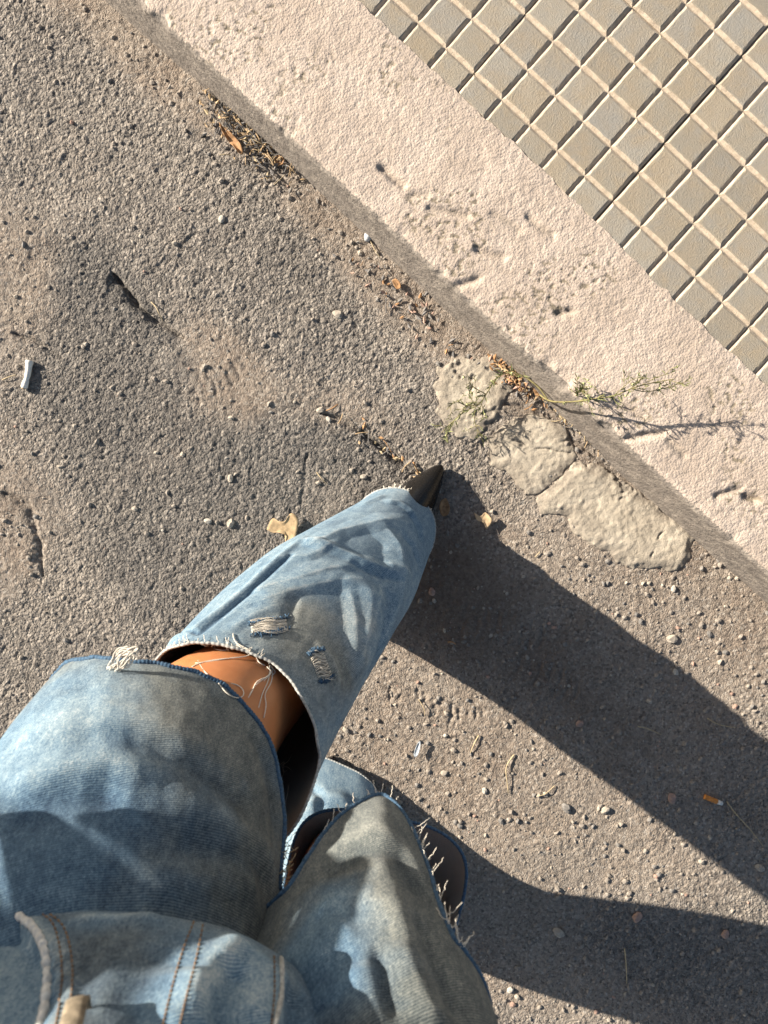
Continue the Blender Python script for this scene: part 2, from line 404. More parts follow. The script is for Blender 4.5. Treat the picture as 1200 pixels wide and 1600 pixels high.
def stones(cell, s):
    wx = RX / cell + .35 * vnoise(RX / cell * 1.7, RY / cell * 1.7, s + 30); wy = RY / cell + .35 * vnoise(RX / cell * 1.7 + 50, RY / cell * 1.7, s + 31)
    f1, f2, cid = worley(wx, wy, s)
    return np.sqrt(np.clip(1 - (f1 / .78) ** 2, 0, 1)) * (.45 + .75 * cid), cid, f2 - f1
s1, c1, e1 = stones(.0068, 40); s2, c2, e2 = stones(.0046, 60); s3, c3, e3 = stones(.018, 80)
clump = sstep(.35, .65, fbm(RX * 60, RY * 60, 14, 3))
h = rough * (.0019 * s1 * (.55 + .45 * clump) + .0014 * s2 + .0009 * s3)
h += (1 - rough) * (.0013 * s2 * sstep(.45, .75, fbm(RX * 45, RY * 45, 19, 3)) + .0008 * s1 * (c1 > .55) + .0022)
h -= .0009 * rough * sstep(.56, .74, fbm(RX * 130, RY * 130, 23, 3))                     # pits between the stones
h += .010 * (fbm(RX * 5, RY * 5, 33, 3) - .5) + .0022 * (fbm(RX * 26, RY * 26, 36, 3) - .5)
pit = rough * sstep(.50, .78, 1 - (s1 * .55 + s2 * .45)) * sstep(.45, .65, fbm(RX * 90, RY * 90, 27, 3))
def carve(pts, width, depth, ragged=.5):
    global h, pit
    xy = [px2xy(*p) for p in pts]
    j = .004 * (fbm(RX * 70, RY * 70, 44, 3) - .5)
    d, t = seg_dist(RX + j, RY + j, xy)
    wd = width * (.35 + ragged * 1.3 * vnoise(RX * 60, RY * 60, 46)) * np.sqrt(np.clip(t * (1 - t) * 6, .05, 1))
    k = np.exp(-(d / wd) ** 2)
    h = h - depth * k; pit = np.maximum(pit, k * .55)
def px2xy(px, py, z=0.0): p = W(px, py, z); return p[0], p[1]
carve([(172, 425), (195, 450), (215, 478), (240, 497), (262, 512), (285, 527)], .0055, .010, .8)
carve([(170, 430), (190, 452), (212, 480)], .011, .006, .6)
carve([(500, 645), (530, 655), (560, 672), (590, 696), (625, 720), (655, 742)], .004, .006, .9)
carve([(565, 672), (600, 702), (640, 735)], .008, .006, .6)
carve([(480, 705), (475, 745), (470, 790)], .0035, .002, .9)
carve([(5, 770), (45, 790), (60, 850), (64, 900)], .007, .005, .7)
carve([(20, 520), (60, 535), (95, 560)], .006, .005, .7)
carve([(755, 620), (820, 640), (900, 690), (960, 735), (1010, 760)], .006, .005, .9)
# tyre and sole prints pressed into the dirt
for (cx, cy, n, du, ang, ln) in [(350, 590, 7, 15, 62, 46), (790, 985, 9, 15, 105, 60), (720, 1120, 7, 13, 100, 40), (640, 1085, 6, 11, 95, 30), (860, 1060, 7, 17, 110, 60)]:
    a = math.radians(ang)
    for k in range(n):
        o = (k - n / 2) * du; bx = cx + o * math.sin(a) + random.uniform(-3, 3); by = cy - o * math.cos(a) + random.uniform(-3, 3)
        p0 = px2xy(bx - ln * .5 * math.cos(a), by - ln * .5 * math.sin(a)); p1 = px2xy(bx + 5, by + 4); p2 = px2xy(bx + ln * .5 * math.cos(a), by + ln * .5 * math.sin(a))
        d, t = seg_dist(RX, RY, [p0, p1, p2])
        h -= .0024 * np.exp(-(d / .0032) ** 2) * np.clip(t * (1 - t) * 6, 0, 1) * sstep(.3, .6, fbm(RX * 80, RY * 80, 50 + k, 2)) * (1.2 - rough)
# a shallow worn edge where the older surface starts, left of the shoe
d, t = seg_dist(RX, RY, [px2xy(*p) for p in [(60, 400), (120, 395), (180, 430), (260, 510), (310, 570), (420, 640), (520, 650), (650, 738)]])
h = np.where(core, h, 0)
h -= .004 * np.exp(-(d / .02) ** 2) * core
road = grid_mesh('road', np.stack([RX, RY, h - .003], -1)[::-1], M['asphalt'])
attr(road, 'dirt', dirt[::-1]); tone = .5 * c1 + .5 * c2 + .25 * (wob - .5)
for a in [(150, 470, 130, 80, 40, .30), (230, 640, 120, 70, 30, .26), (530, 710, 130, 55, 15, .32), (330, 760, 160, 60, 10, .15), (480, 420, 120, 60, 42, .12), (240, 60, 90, 40, 42, .25)]:
    tone -= a[5] * blob(*a[:5]) * (.4 + 1.2 * wob)
for a in [(1060, 960, 240, 90, 38, .3), (640, 1180, 160, 120, 20, .25), (900, 1300, 260, 60, 30, .3), (840, 1560, 300, 60, 12, .25), (60, 150, 160, 160, 0, .12), (640, 600, 90, 60, 40, .12)]:
    tone += a[5] * blob(*a[:5])
old = [px2xy(*p) for p in [(75, 395), (150, 372), (190, 420), (255, 505), (300, 560), (290, 620), (330, 660), (420, 650), (520, 648), (600, 700), (650, 745), (600, 790), (520, 850), (430, 930), (330, 1000), (200, 960), (120, 860), (110, 740), (40, 640), (60, 520)]]
sdo = poly_sd(RX + .05 * (fbm(RX * 16, RY * 16, 95, 4) - .5), RY + .05 * (fbm(RX * 16 + 4, RY * 16, 97, 4) - .5), old)
worn = np.clip(sstep(-.012, .02, sdo) * (.25 + 1.0 * fbm(RX * 11, RY * 11, 99, 4)) + .5 * blob(470, 430, 120, 60, 42) * wob + .6 * blob(1060, 1480, 200, 70, 18) * wob, 0, 1)
attr(road, 'worn', worn[::-1]); attr(road, 'rough', rough[::-1])
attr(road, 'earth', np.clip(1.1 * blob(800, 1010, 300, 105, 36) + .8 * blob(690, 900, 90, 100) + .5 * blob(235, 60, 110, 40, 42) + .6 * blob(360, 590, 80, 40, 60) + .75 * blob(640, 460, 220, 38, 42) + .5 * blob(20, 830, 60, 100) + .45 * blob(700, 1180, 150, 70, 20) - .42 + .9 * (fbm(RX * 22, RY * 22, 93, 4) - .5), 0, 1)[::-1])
attr(road, 'stone', np.clip(tone, 0, 1)[::-1]); attr(road, 'pale', np.clip(.25 * sstep(500, 900, PXg) * sstep(780, 1000, PYg - .25 * (PXg - 700)) + .8 * (fbm(RX * 9, RY * 9, 61, 3) - .45), 0, 1)[::-1]); attr(road, 'pit', np.clip(pit, 0, 1)[::-1])
road['kind'] = 'structure'
ROADZ = h
def road_z(x, y):
    u = (x - CAM[0]) * EU[0] + (y - CAM[1]) * EU[1]; v = (x - CAM[0]) * EV[0] + (y - CAM[1]) * EV[1]
    i = int(np.clip(np.searchsorted(gu, u), 0, len(gu) - 1)); j = int(np.clip(np.searchsorted(gv, v), 0, len(gv) - 1))
    return float(ROADZ[j, i]) - .003
def G(px, py, lift=0.0):           # a point on the road seen at a pixel of the photograph
    x, y = px2xy(px, py); return np.array([x, y, road_z(x, y) + lift])

# ------------------------------------------------------------------ the kerb
kx = axis(-.75, 1.05, .002, 40)
prof = []                          # (y, z, how much of the worn face)
for z in np.linspace(-.03, .083, 42): prof.append((Y_FOOT + .008 * (z / .08), z, 1.0))
r = .011
cy_, cz_ = prof[-1][0] + r, PAVE_Z - .004 - r
for a in np.linspace(math.radians(176), math.radians(92), 26): prof.append((cy_ + r * math.cos(a), max(cz_ + r * math.sin(a), prof[-1][1]), 1.0 - .8 * (176 - math.degrees(a)) / 84))
for y in np.linspace(prof[-1][0] + .002, Y_TILE + .007, 84): prof.append((y, PAVE_Z - .004 + .0032 * min((y - Y_TOP) / .16, 1), 0.0))
prof = np.array(prof)
sx = np.cumsum(np.r_[0, np.hypot(np.diff(prof[:, 0]), np.diff(prof[:, 1]))])
KXg, Sg = np.meshgrid(kx, sx)
PYk = np.broadcast_to(prof[:, 0][:, None], KXg.shape).copy(); PZk = np.broadcast_to(prof[:, 1][:, None], KXg.shape).copy()
fc = np.broadcast_to(prof[:, 2][:, None], KXg.shape).copy()
ty = np.gradient(prof[:, 0]); tz = np.gradient(prof[:, 1]); tl = np.hypot(ty, tz)
NY = np.broadcast_to((-tz / tl)[:, None], KXg.shape); NZ = np.broadcast_to((ty / tl)[:, None], KXg.shape)
corek = (np.abs(KXg - .15) < 1.0)
dsp = .0010 * (fbm(KXg * 55, Sg * 55, 71, 3) - .5) + .0030 * (fbm(KXg * 9, Sg * 16, 73, 3) - .5)
f1, f2, cid = worley(KXg / .0065, Sg / .0065, 75)
grain = np.sqrt(np.clip(1 - (f1 / .8) ** 2, 0, 1)) * (.4 + .6 * cid)
dsp += .0007 * grain * (1 - .5 * fc)
pk = sstep(.58, .70, fbm(KXg * 230, Sg * 230, 77, 2)) * (.12 + .88 * sstep(.46, .60, fbm(KXg * 11, Sg * 11, 78, 3))) * (1 - fc)
dsp -= .0010 * pk
dsp += .0011 * (fbm(KXg * 190, Sg * 190, 177, 2) - .5)
edge = np.exp(-((Sg - sx[56]) / .016) ** 2)
chip = sstep(.54, .80, fbm(KXg * 22 + 3.1, Sg * 16, 79, 4)) * edge                    # pieces broken off the arris
dsp -= .006 * chip
fc = np.clip(fc + .5 * chip, 0, 1)
for px, py, L, dep, ang in [(612, 275, .034, .006, 0), (655, 303, .02, .003, 40), (700, 330, .05, .0035, 30), (765, 395, .035, .004, 25), (730, 440, .03, .004, 60), (885, 487, .016, .004, 55),
                            (845, 352, .04, .003, 0), (790, 345, .04, .002, 10), (1175, 778, .014, .008, 20), (1140, 770, .03, .004, 60), (985, 640, .04, .005, 10), (1010, 680, .05, .005, 50), (1060, 700, .03, .003, 0)]:
    p = W(px, py, PAVE_Z); a = math.radians(ang); q = (p[0] + L * .5 * math.cos(a), p[1] + L * .5 * math.sin(a)); p0 = (p[0] - L * .5 * math.cos(a), p[1] - L * .5 * math.sin(a))
    jx = .006 * (fbm(KXg * 50, Sg * 50, 90, 3) - .5)
    d, t = seg_dist(KXg + jx, PYk + jx, [p0, q])
    k = np.exp(-(d / .005) ** 2) * (PZk > .06)
    dsp -= dep * k; pk = np.maximum(pk, .35 * k)
dsp = np.where(corek, dsp, 0)
PYk += NY * dsp; PZk += NZ * dsp
PYk += (.006 * np.sin(KXg * 4.2 + 2.2) + .005 * (fbm(KXg * 6, KXg * 0 + 2.2, 81, 2) - .5)) * np.clip(1 - Sg / .16, 0, 1) * corek
PYk += (.006 * (fbm(KXg * 60, KXg * 0, 83, 3) - .5) - .009 * np.clip((KXg - .18) * 4, 0, 1)) * np.clip((Sg - .2) / .06, 0, 1)   # ragged seam against the tiles
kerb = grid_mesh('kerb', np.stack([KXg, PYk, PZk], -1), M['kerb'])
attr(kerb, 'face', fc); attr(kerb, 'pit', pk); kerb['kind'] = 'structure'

# ------------------------------------------------------------------ the pavement: tiles of five by five raised pads
TS, CELL, GRV = .25, .05, .0088
pave = mesh_obj('pavement', [(-40, Y_TILE - .02, PAVE_Z - .013), (40, Y_TILE - .02, PAVE_Z - .013), (40, 30, PAVE_Z - .013), (-40, 30, PAVE_Z - .013)], [[0, 1, 2, 3]], M['groove'], None, False)
pave['kind'] = 'structure'
def pad_mesh(w, l, seed, name='pad', off=(0, 0)):
    """a flat-topped pad with sloped, slightly worn sides; w along x, l along y"""
    rnd = random.Random(seed); n = 6; bm = bmesh.new(); H = .0034; sl_ = GRV * .38
    def ring(x0, x1, y0, y1, z, jit):
        pts = []
        for k in range(n): pts.append((x0 + (x1 - x0) * k / n, y0))
        for k in range(n): pts.append((x1, y0 + (y1 - y0) * k / n))
        for k in range(n): pts.append((x1 - (x1 - x0) * k / n, y1))
        for k in range(n): pts.append((x0, y1 - (y1 - y0) * k / n))
        return [bm.verts.new((a + rnd.uniform(-jit, jit) + off[0], b + rnd.uniform(-jit, jit) + off[1], z + rnd.uniform(-jit, jit) * .4)) for a, b in pts]
    a, b = w / 2, l / 2
    rs = [ring(-a, a, -b, b, 0, .0001), ring(-a + sl_, a - sl_, -b + sl_, b - sl_, H * .82, .0007), ring(-a + sl_ + .0012, a - sl_ - .0012, -b + sl_ + .0012, b - sl_ - .0012, H, .0003)]
    for p, q in zip(rs, rs[1:]):
        for k in range(4 * n): bm.faces.new((p[k], p[(k + 1) % (4 * n)], q[(k + 1) % (4 * n)], q[k])).material_index = 1 if p is rs[0] else 0
    bm.faces.new(rs[-1])
    me = bpy.data.meshes.new(name); bm.to_mesh(me); bm.free(); me.materials.append(M['pad']); me.materials.append(M['groove'])
    return me
PADS = [pad_mesh(CELL - .0012, CELL - .0012, k) for k in range(5)]
CUT = CELL + Y_TILE + .004         # the row against the kerb is cut to this length... see below
def base_mesh(y0, y1):
    bm = bmesh.new(); a = TS / 2 - .0017
    vs_ = [bm.verts.new(p) for p in [(-a, y0, -.008), (a, y0, -.008), (a, y1, -.008), (-a, y1, -.008), (-a, y0, 0), (a, y0, 0), (a, y1, 0), (-a, y1, 0)]]
    for f in ((4, 5, 6, 7), (0, 1, 5, 4), (1, 2, 6, 5), (2, 3, 7, 6), (3, 0, 4, 7)): bm.faces.new([vs_[k] for k in f])
    me = bpy.data.meshes.new('paving_tile'); bm.to_mesh(me); bm.free(); me.materials.append(M['groove']); return me
BASE_FULL = base_mesh(-TS / 2 + .0011, TS / 2 - .0011)
rt = random.Random(3)
vis_pad = 0
for ti in range(-5, 6):
    for tj in range(-1, 4):
        x0, y0 = ti * TS, (tj * 5 - 1) * CELL                 # tile corner; joints run along y = 4 cells, and x = 0
        cx, cy = x0 + TS / 2, y0 + TS / 2
        if tj == -1: continue
        zt = PAVE_Z - .005 + rt.uniform(-.0009, .0009)
        if tj == 0:
            lo = Y_TILE - .006 - cy
            me = base_mesh(lo, TS / 2 - .0011)
        else: me = BASE_FULL
        t = bpy.data.objects.new('paving_tile', me); link(t, pave)
        t.location = (cx + rt.uniform(-.0006, .0006), cy, zt); t.rotation_euler = (rt.uniform(-.003, .003), rt.uniform(-.003, .003), rt.uniform(-.002, .002))
        ppx, ppy = proj(np.array([[cx, cy, PAVE_Z]])); inv = (-260 < ppx[0] < 1460) and (-260 < ppy[0] < 1860)
        bmj = None if inv else bmesh.new()
        for a in range(5):
            for b in range(5):
                lx, ly = (a - 2) * CELL, (b - 2) * CELL
                if tj == 0 and b == 0:                         # the cut row
                    top = ly + CELL / 2 - .0006; bot = Y_TILE + .003 - cy - .010 * min(max((cx + lx - .16) * 4, 0), 1) + rt.uniform(-.001, .001)
                    pm = pad_mesh(CELL - .0012, top - bot, 100 + a + 5 * ti); ly = (top + bot) / 2
                else: pm = PADS[rt.randrange(5)]
                if inv:
                    p = bpy.data.objects.new('pad', pm); link(p, t)
                    p.location = (lx, ly, rt.uniform(-.0004, .0004)); p.rotation_euler = (0, 0, 0)
                else:
                    k0 = len(bmj.verts); bmj.from_mesh(pm); bmj.verts.ensure_lookup_table()
                    for v in bmj.verts[k0:]: v.co += Vector((lx, ly, 0))
        if bmj:
            me2 = bpy.data.meshes.new('pad'); bmj.to_mesh(me2); bmj.free(); me2.materials.append(M['pad']); me2.materials.append(M['groove'])
            link(bpy.data.objects.new('pad', me2), t)

# ------------------------------------------------------------------ the person: jeans
person = empty('person', tuple(UV(-8, 34, 0)))
tag(person, 'person in ripped blue jeans and pointed black shoes, mid-stride on the road', 'person')
def cloth_tube(rings, nu, nv, e=1.0):
    """rings: (centre uvz, angle of the width axis in degrees from image right, half width, front depth, back depth, tilt);
    returns P (nv, nu, 3); theta 0 = right end of the width axis, pi/2 = front"""
    R_ = np.array([[*UV(*q[0]), q[1], q[2], q[3], q[4]] for q in rings]); S = spline(R_, nv)
    th = np.linspace(0, 2 * math.pi, nu, endpoint=False)
    ang = np.radians(S[:, 3])[:, None]
    A = np.cos(ang) * EU + np.sin(ang) * EV; B = np.sin(ang) * EU - np.cos(ang) * EV
    c, s_ = np.cos(th), np.sin(th)
    c = np.sign(c) * np.abs(c) ** e; s_ = np.sign(s_) * np.abs(s_) ** e
    dep = np.where(s_[None, :] > 0, S[:, 5][:, None], S[:, 6][:, None]) * .01
    P = S[:, None, :3] + A[:, None, :] * (c[None, :] * S[:, 4][:, None] * .01)[..., None] + B[:, None, :] * (s_[None, :] * dep)[..., None]
    return P
def normals(P):
    du = np.roll(P, -1, 1) - np.roll(P, 1, 1); dv = np.gradient(P, axis=0)
    n = np.cross(du, dv); n /= np.linalg.norm(n, axis=2)[..., None] + 1e-12
    cen = P.mean(1, keepdims=True)
    if ((P - cen) * n).sum() < 0: n = -n
    return n
def lengths(P):                    # cloth coordinates in metres
    du = np.linalg.norm(np.roll(P, -1, 1) - P, axis=2).mean(0); u = np.cumsum(np.r_[0, du[:-1]])
    dv = np.linalg.norm(np.diff(P, axis=0), axis=2).mean(1); v = np.cumsum(np.r_[0, dv])
    return np.meshgrid(u, v)
def bvh_of(P, wrap=True):
    nv, nu = P.shape[:2]; idx = np.arange(nv * nu).reshape(nv, nu)
    F = np.stack([idx[:-1], np.roll(idx, -1, 1)[:-1], np.roll(idx, -1, 1)[1:], idx[1:]], -1).reshape(-1, 4)
    return BVHTree.FromPolygons(P.reshape(-1, 3).tolist(), F.tolist())
def hit(bvh, px, py):
    loc, n, i, d = bvh.ray_cast(Vector(CAM), Vector(ray(px, py)))
    return loc, n, i
class Cloth:
    def __init__(s, rings, nu=220, nv=200, seed=0, wear=.45, grey=.3, e=1.0):
        s.P = cloth_tube(rings, nu, nv, e); s.nu = nu; s.nv = nv; s.seed = seed
        s.U, s.V = lengths(s.P); s.Lu = s.U[0, -1] + s.U[0, 1]
        s.wear = np.full(s.U.shape, wear); s.grey = np.full(s.U.shape, grey); s.D = np.zeros(s.U.shape)
        s.bvh = bvh_of(s.P); s.N = normals(s.P)
    def uvpx(s, px, py):
        loc, n, i = hit(s.bvh, px, py)
        if i is None: return None
        r_, c_ = divmod(i, s.nu); return s.U[r_, c_], s.V[r_, c_]
    def dist(s, pts):
        q = [s.uvpx(*p) for p in pts]; q = [a for a in q if a is not None]
        if len(q) < 2: return np.full(s.U.shape, 9.0), s.U * 0
        best = np.full(s.U.shape, 9.0); par = s.U * 0
        for o in (-s.Lu, 0, s.Lu):
            d, t = seg_dist(s.U + o, s.V, q); m = d < best; best = np.where(m, d, best); par = np.where(m, t, par)
        return best, par
    def side(s, pts):              # signed distance to an open line, positive on its left in cloth space
        q = [s.uvpx(*p) for p in pts]; q = [a for a in q if a is not None]
        d, t = seg_dist(s.U, s.V, q); sg = np.zeros(s.U.shape); bd = np.full(s.U.shape, 9.0)
        for k in range(len(q) - 1):
            dd, _ = seg_dist(s.U, s.V, q[k:k + 2]); cr = (q[k + 1][0] - q[k][0]) * (s.V - q[k][1]) - (q[k + 1][1] - q[k][1]) * (s.U - q[k][0])
            m = dd < bd; bd = np.where(m, dd, bd); sg = np.where(m, np.sign(cr), sg)
        return d * sg, t
    def fold(s, pts, amp, width, wear=.0, taper=True, sharp=False):
        d, t = s.dist(pts); j = 1 + .5 * (fbm(s.U * 40, s.V * 40, s.seed + 5, 2) - .5)
        k = np.clip(1.06 - np.sqrt(d ** 2 + .0013 ** 2) / (width * 1.5 * j), 0, 1) if sharp else np.exp(-(d / (width * j)) ** 2)
        if taper: k = k * np.clip(np.minimum(t, 1 - t) * 5 + .15, 0, 1)
        s.D += amp * k
        if wear: s.wear += wear * (.6 * np.exp(-(d / .0016) ** 2) + .2 * np.exp(-(d / (width * .6)) ** 2) if sharp else np.exp(-(d / (width * .6)) ** 2)) * (np.clip(np.minimum(t, 1 - t) * 5, 0, 1) if taper else 1)
    def stain(s, cx, cy, r, wear=0, grey=0):
        q = s.uvpx(cx, cy)
        if q is None: return
        du = np.abs(s.U - q[0]); du = np.minimum(du, s.Lu - du)
        k = np.exp(-(du ** 2 + (s.V - q[1]) ** 2) / r ** 2); s.wear += wear * k; s.grey += grey * k
    def trim(s, pts, top=True, soft=.0, back=False):
        """cut the tube along a line seen on it; columns the line does not reach keep their full length"""
        q = []
        for k in range(len(pts) - 1):
            for f in np.linspace(0, 1, 14):
                a = s.uvpx(pts[k][0] + (pts[k + 1][0] - pts[k][0]) * f, pts[k][1] + (pts[k + 1][1] - pts[k][1]) * f)
                if a is not None: q.append(a)
        q = np.array(q); vmax = s.V[-1, 0]; cols = s.U[0]
        uu = np.unwrap(q[:, 0] / s.Lu * 2 * math.pi) / (2 * math.pi) * s.Lu
        o = np.argsort(uu); uu, vv = uu[o], q[o, 1]
        full = 0.0 if top else vmax
        cut = np.full(s.nu, full)
        if back:                                                        # carry the line on round the back
            x = (cols - uu[-1]) % s.Lu; gap = s.Lu - (uu[-1] - uu[0]); cut = np.interp(x, [0, .12 * gap, .4 * gap, .6 * gap, .88 * gap, gap], [vv[-1], vv[-1], full, full, vv[0], vv[0]])
        for sh in (-s.Lu, 0, s.Lu):
            m = (cols + sh >= uu[0]) & (cols + sh <= uu[-1]); cut[m] = np.interp(cols[m] + sh, uu, vv)
            for end, d in ((0, -1), (-1, 1)):                          # run out beyond the ends of the line
                x = (cols + sh - uu[end]) * d; mm = (x > 0) & (x < .06); kk = np.exp(-(x[mm] / .018) ** 2) * (1 if soft else 0)
                c2 = full + (vv[end] - full) * kk
                cut[mm] = np.maximum(cut[mm], c2) if top else np.minimum(cut[mm], c2)
        ker = np.array([1, 2, 3, 2, 1]) / 9.0; cut = np.convolve(np.r_[cut[-2:], cut, cut[:2]], ker, 'valid')
        cut = cut + .0035 * (fbm(cols * 55, cols * 0 + s.seed, 15, 3) - .5) * (1 if not top else 1)
        cut = np.clip(cut, 0, vmax)
        r_ = np.linspace(0, 1, s.nv)[:, None]
        t = (cut[None] + (vmax - cut[None]) * r_) if top else cut[None] * r_
        fi = np.empty_like(t); vrow = s.V[:, 0]; fi = np.interp(t, vrow, np.arange(s.nv))
        i0 = np.minimum(fi.astype(int), s.nv - 2); f = fi - i0; cc = np.arange(s.nu)[None]
        def rs(a): return a[i0, cc] * (1 - f if a.ndim == 2 else (1 - f)[..., None]) + a[i0 + 1, cc] * (f if a.ndim == 2 else f[..., None])
        for k in ('P', 'wear', 'grey', 'D', 'N', 'V'): setattr(s, k, rs(getattr(s, k)))
        s.U = np.broadcast_to(cols[None], s.V.shape).copy(); s.bvh = bvh_of(s.P)
    def edge(s, last=True): return s.P[-1 if last else 0]
    def rumple(s, amp, fu, fv, seed):
        tw = 2 * math.pi * s.U / s.Lu; x = np.cos(tw) * s.Lu / 6.28; y = np.sin(tw) * s.Lu / 6.28
        s.D += amp * (fbm(x * fu + s.V * 3, y * fu + s.V * fv, seed, 3) - .5) * 2
    def apply(s):
        s.P = s.P + s.N * s.D[..., None]; s.bvh = bvh_of(s.P); s.N = normals(s.P); s.D = s.U * 0
    def on(s, px, py, lift=0.0):
        loc, n, i = hit(s.bvh, px, py)
        if loc is None: return None
        n = np.array(n); 
        if n @ (CAM - np.array(loc)) < 0: n = -n
        return np.array(loc) + n * lift

PINV = Matrix.Translation(-Vector(UV(-8, 34, 0)))
def keep(o): o.matrix_parent_inverse = PINV; return o
# left thigh, from under the hip panel down to the ripped knee; the shin below it; the right thigh and shin; the hip
LT = Cloth([((-15, 39, .80), 36, 12.0, 8.5, 9), ((-19.8, 33.6, .71), 40, 12.3, 8.6, 9), ((-19.6, 30, .63), 41, 12.5, 8.6, 9), ((-19.3, 27, .555), 41, 12.6, 8.4, 9), ((-18.8, 25, .50), 41, 12.5, 8.0, 9), ((-17.8, 23.6, .455), 40, 12.3, 8.0, 9)], 280, 220, 3, .47, .62)
LS = Cloth([((-15.5, 24.5, .52), 34, 8.8, 5.6, 11), ((-14.6, 22.8, .45), 33, 9.0, 6.0, 12), ((-11.6, 19.0, .36), 33, 9.0, 5.8, 13.5), ((-8.3, 15.6, .28), 34, 8.6, 5.5, 14.5), ((-5.0, 13.2, .20), 35, 7.9, 5.2, 15), ((-2.6, 11.2, .12), 36, 6.9, 5.8, 15), ((-1.2, 10.2, .042), 37, 6.4, 7.1, 15)], 280, 300, 5, .60, .12, .92)
RT = Cloth([((-1.5, 43.5, .90), 22, 10, 10.5, 10), ((-1.5, 42, .80), 22, 9.6, 10.5, 9.5), ((-2.4, 38.8, .71), 23, 9.3, 10.5, 9), ((-3.3, 37.6, .62), 25, 8.7, 10.0, 9), ((-3.6, 36.6, .55), 26, 8.6, 9.5, 9), ((-3.8, 36.4, .49), 27, 8.8, 9.2, 9), ((-3.8, 37.0, .43), 27, 8.8, 9.0, 9)], 260, 200, 9, .38, .92)
RS = Cloth([((-1.9, 39.6, .43), 13, 8.4, 6.4, 9.0), ((-3.6, 47.6, .36), 22, 8.0, 7.0, 9), ((-7.0, 55, .24), 24, 7.6, 6.6, 9), ((-10.5, 58, .12), 25, 7.8, 7.4, 9), ((-12, 53.6, .018), 25, 8.4, 9.0, 13)], 220, 180, 13, .66, .05, .66)
PV = Cloth([((-17.5, 38.0, .90), 6, 13.5, 11.5, 12), ((-17.2, 36.8, .82), 5, 14, 12.2, 12), ((-17, 36.5, .76), 4, 14.2, 12.2, 12), ((-17, 36.8, .715), 3, 14.0, 11.8, 12), ((-17, 37.9, .68), 3, 13.4, 9.8, 12), ((-16, 40, .65), 4, 11, 6.0, 10)], 300, 200, 17, .42, .34, .78)

# the cuts
LT.trim([(84, 1046), (110, 1032), (150, 1027), (240, 1034), (300, 1046), (345, 1066), (375, 1092), (400, 1122), (418, 1150), (430, 1182), (440, 1230), (445, 1285), (440, 1340), (434, 1372)], top=False, back=True)
LS.trim([(236, 1032), (262, 1014), (300, 1004), (345, 1004), (385, 1014), (425, 1032), (455, 1062), (478, 1100), (492, 1135), (499, 1180)], top=True, soft=.01)
RT.trim([(446, 1392), (470, 1350), (500, 1304), (540, 1266), (575, 1245), (592, 1240), (610, 1248), (632, 1272), (650, 1308), (668, 1360), (684, 1415), (698, 1462), (706, 1496)], top=False, back=True)

# folds and wear, as they run on the cloth
LS.rumple(.0016, 14, 6, 201); LS.rumple(.0008, 40, 14, 203)
for pts, a, wd, wr in [([(480, 855), (492, 849), (529, 829), (564, 820), (601, 813), (649, 817)], .0038, .012, .22), ([(596, 818), (621, 859), (625, 899), (622, 930), (601, 981), (575, 1035)], .0080, .018, .16), ([(470, 845), (489, 848), (532, 860), (567, 877), (624, 901)], .0050, .009, .2), ([(545, 876), (580, 893), (624, 910)], -.0045, .006, -.08),
                       ([(395, 925), (412, 917), (460, 905), (513, 888), (567, 880)], .0026, .010, .25), ([(390, 942), (430, 928), (487, 915), (529, 905), (577, 907)], .0030, .008, .25), ([(577, 907), (573, 947), (564, 1000), (550, 1058)], .0090, .018, .2), ([(543, 917), (551, 963), (548, 1027)], .0018, .006, .2),
                       ([(598, 782), (620, 784), (636, 792), (650, 806)], .0035, .008, .2), ([(640, 800), (652, 818), (660, 850), (668, 892)], -.0055, .007, -.1), ([(604, 920), (598, 965), (580, 1035)], -.0035, .008, -.08), ([(625, 835), (643, 850), (655, 890)], -.003, .007, -.04), ([(430, 872), (480, 868), (540, 846)], .0018, .006, .2),
                       ([(440, 985), (450, 955), (462, 928)], -.0025, .005, -.06), ([(520, 800), (560, 790), (600, 772)], .002, .007, .15), ([(490, 1000), (520, 1030), (532, 1080)], .002, .007, .2), ([(350, 985), (400, 955), (450, 938)], .0016, .006, .18), ([(600, 880), (640, 905), (648, 950)], .0025, .007, .15), ([(560, 1010), (580, 960), (596, 905)], .002, .006, .15)]:
    LS.fold(pts, a, wd, wr, True, True)
LS.fold([(262, 1016), (300, 986), (340, 953), (380, 920), (415, 887), (445, 862), (475, 840)], .0028, .0045, .10, False)
LS.fold([(270, 1022), (310, 990), (348, 959), (390, 925), (423, 893), (452, 867)], -.0026, .0028, -.3, False)
LS.stain(480, 1010, .06, .05, .75); LS.stain(430, 1040, .05, -.05, .6); LS.stain(330, 960, .05, .0, -.1); LS.stain(600, 850, .06, .05, -.2); LS.stain(520, 960, .04, .12, .2); LS.stain(560, 870, .05, -.02, .0)
LT.rumple(.0026, 9, 4, 211); LT.rumple(.0012, 45, 20, 213)
for pts, a, wd, wr in [([(436, 1368), (400, 1320), (340, 1275), (250, 1245)], .006, .016, .12), ([(430, 1390), (395, 1352), (340, 1330), (260, 1320)], -.005, .014, -.1), ([(0, 1238), (80, 1205), (170, 1190), (260, 1210)], .005, .016, .16), ([(0, 1290), (90, 1250), (200, 1245)], -.005, .022, -.16),
                       ([(20, 1170), (110, 1130), (220, 1125), (330, 1165)], .004, .02, .1), ([(150, 1150), (250, 1165), (340, 1225), (400, 1300)], -.003, .014, -.14), ([(380, 1120), (420, 1200), (430, 1300)], -.003, .01, -.08), ([(410, 1385), (370, 1360), (290, 1370), (200, 1385)], .006, .012, .05)]:
    LT.fold(pts, a, wd, wr)
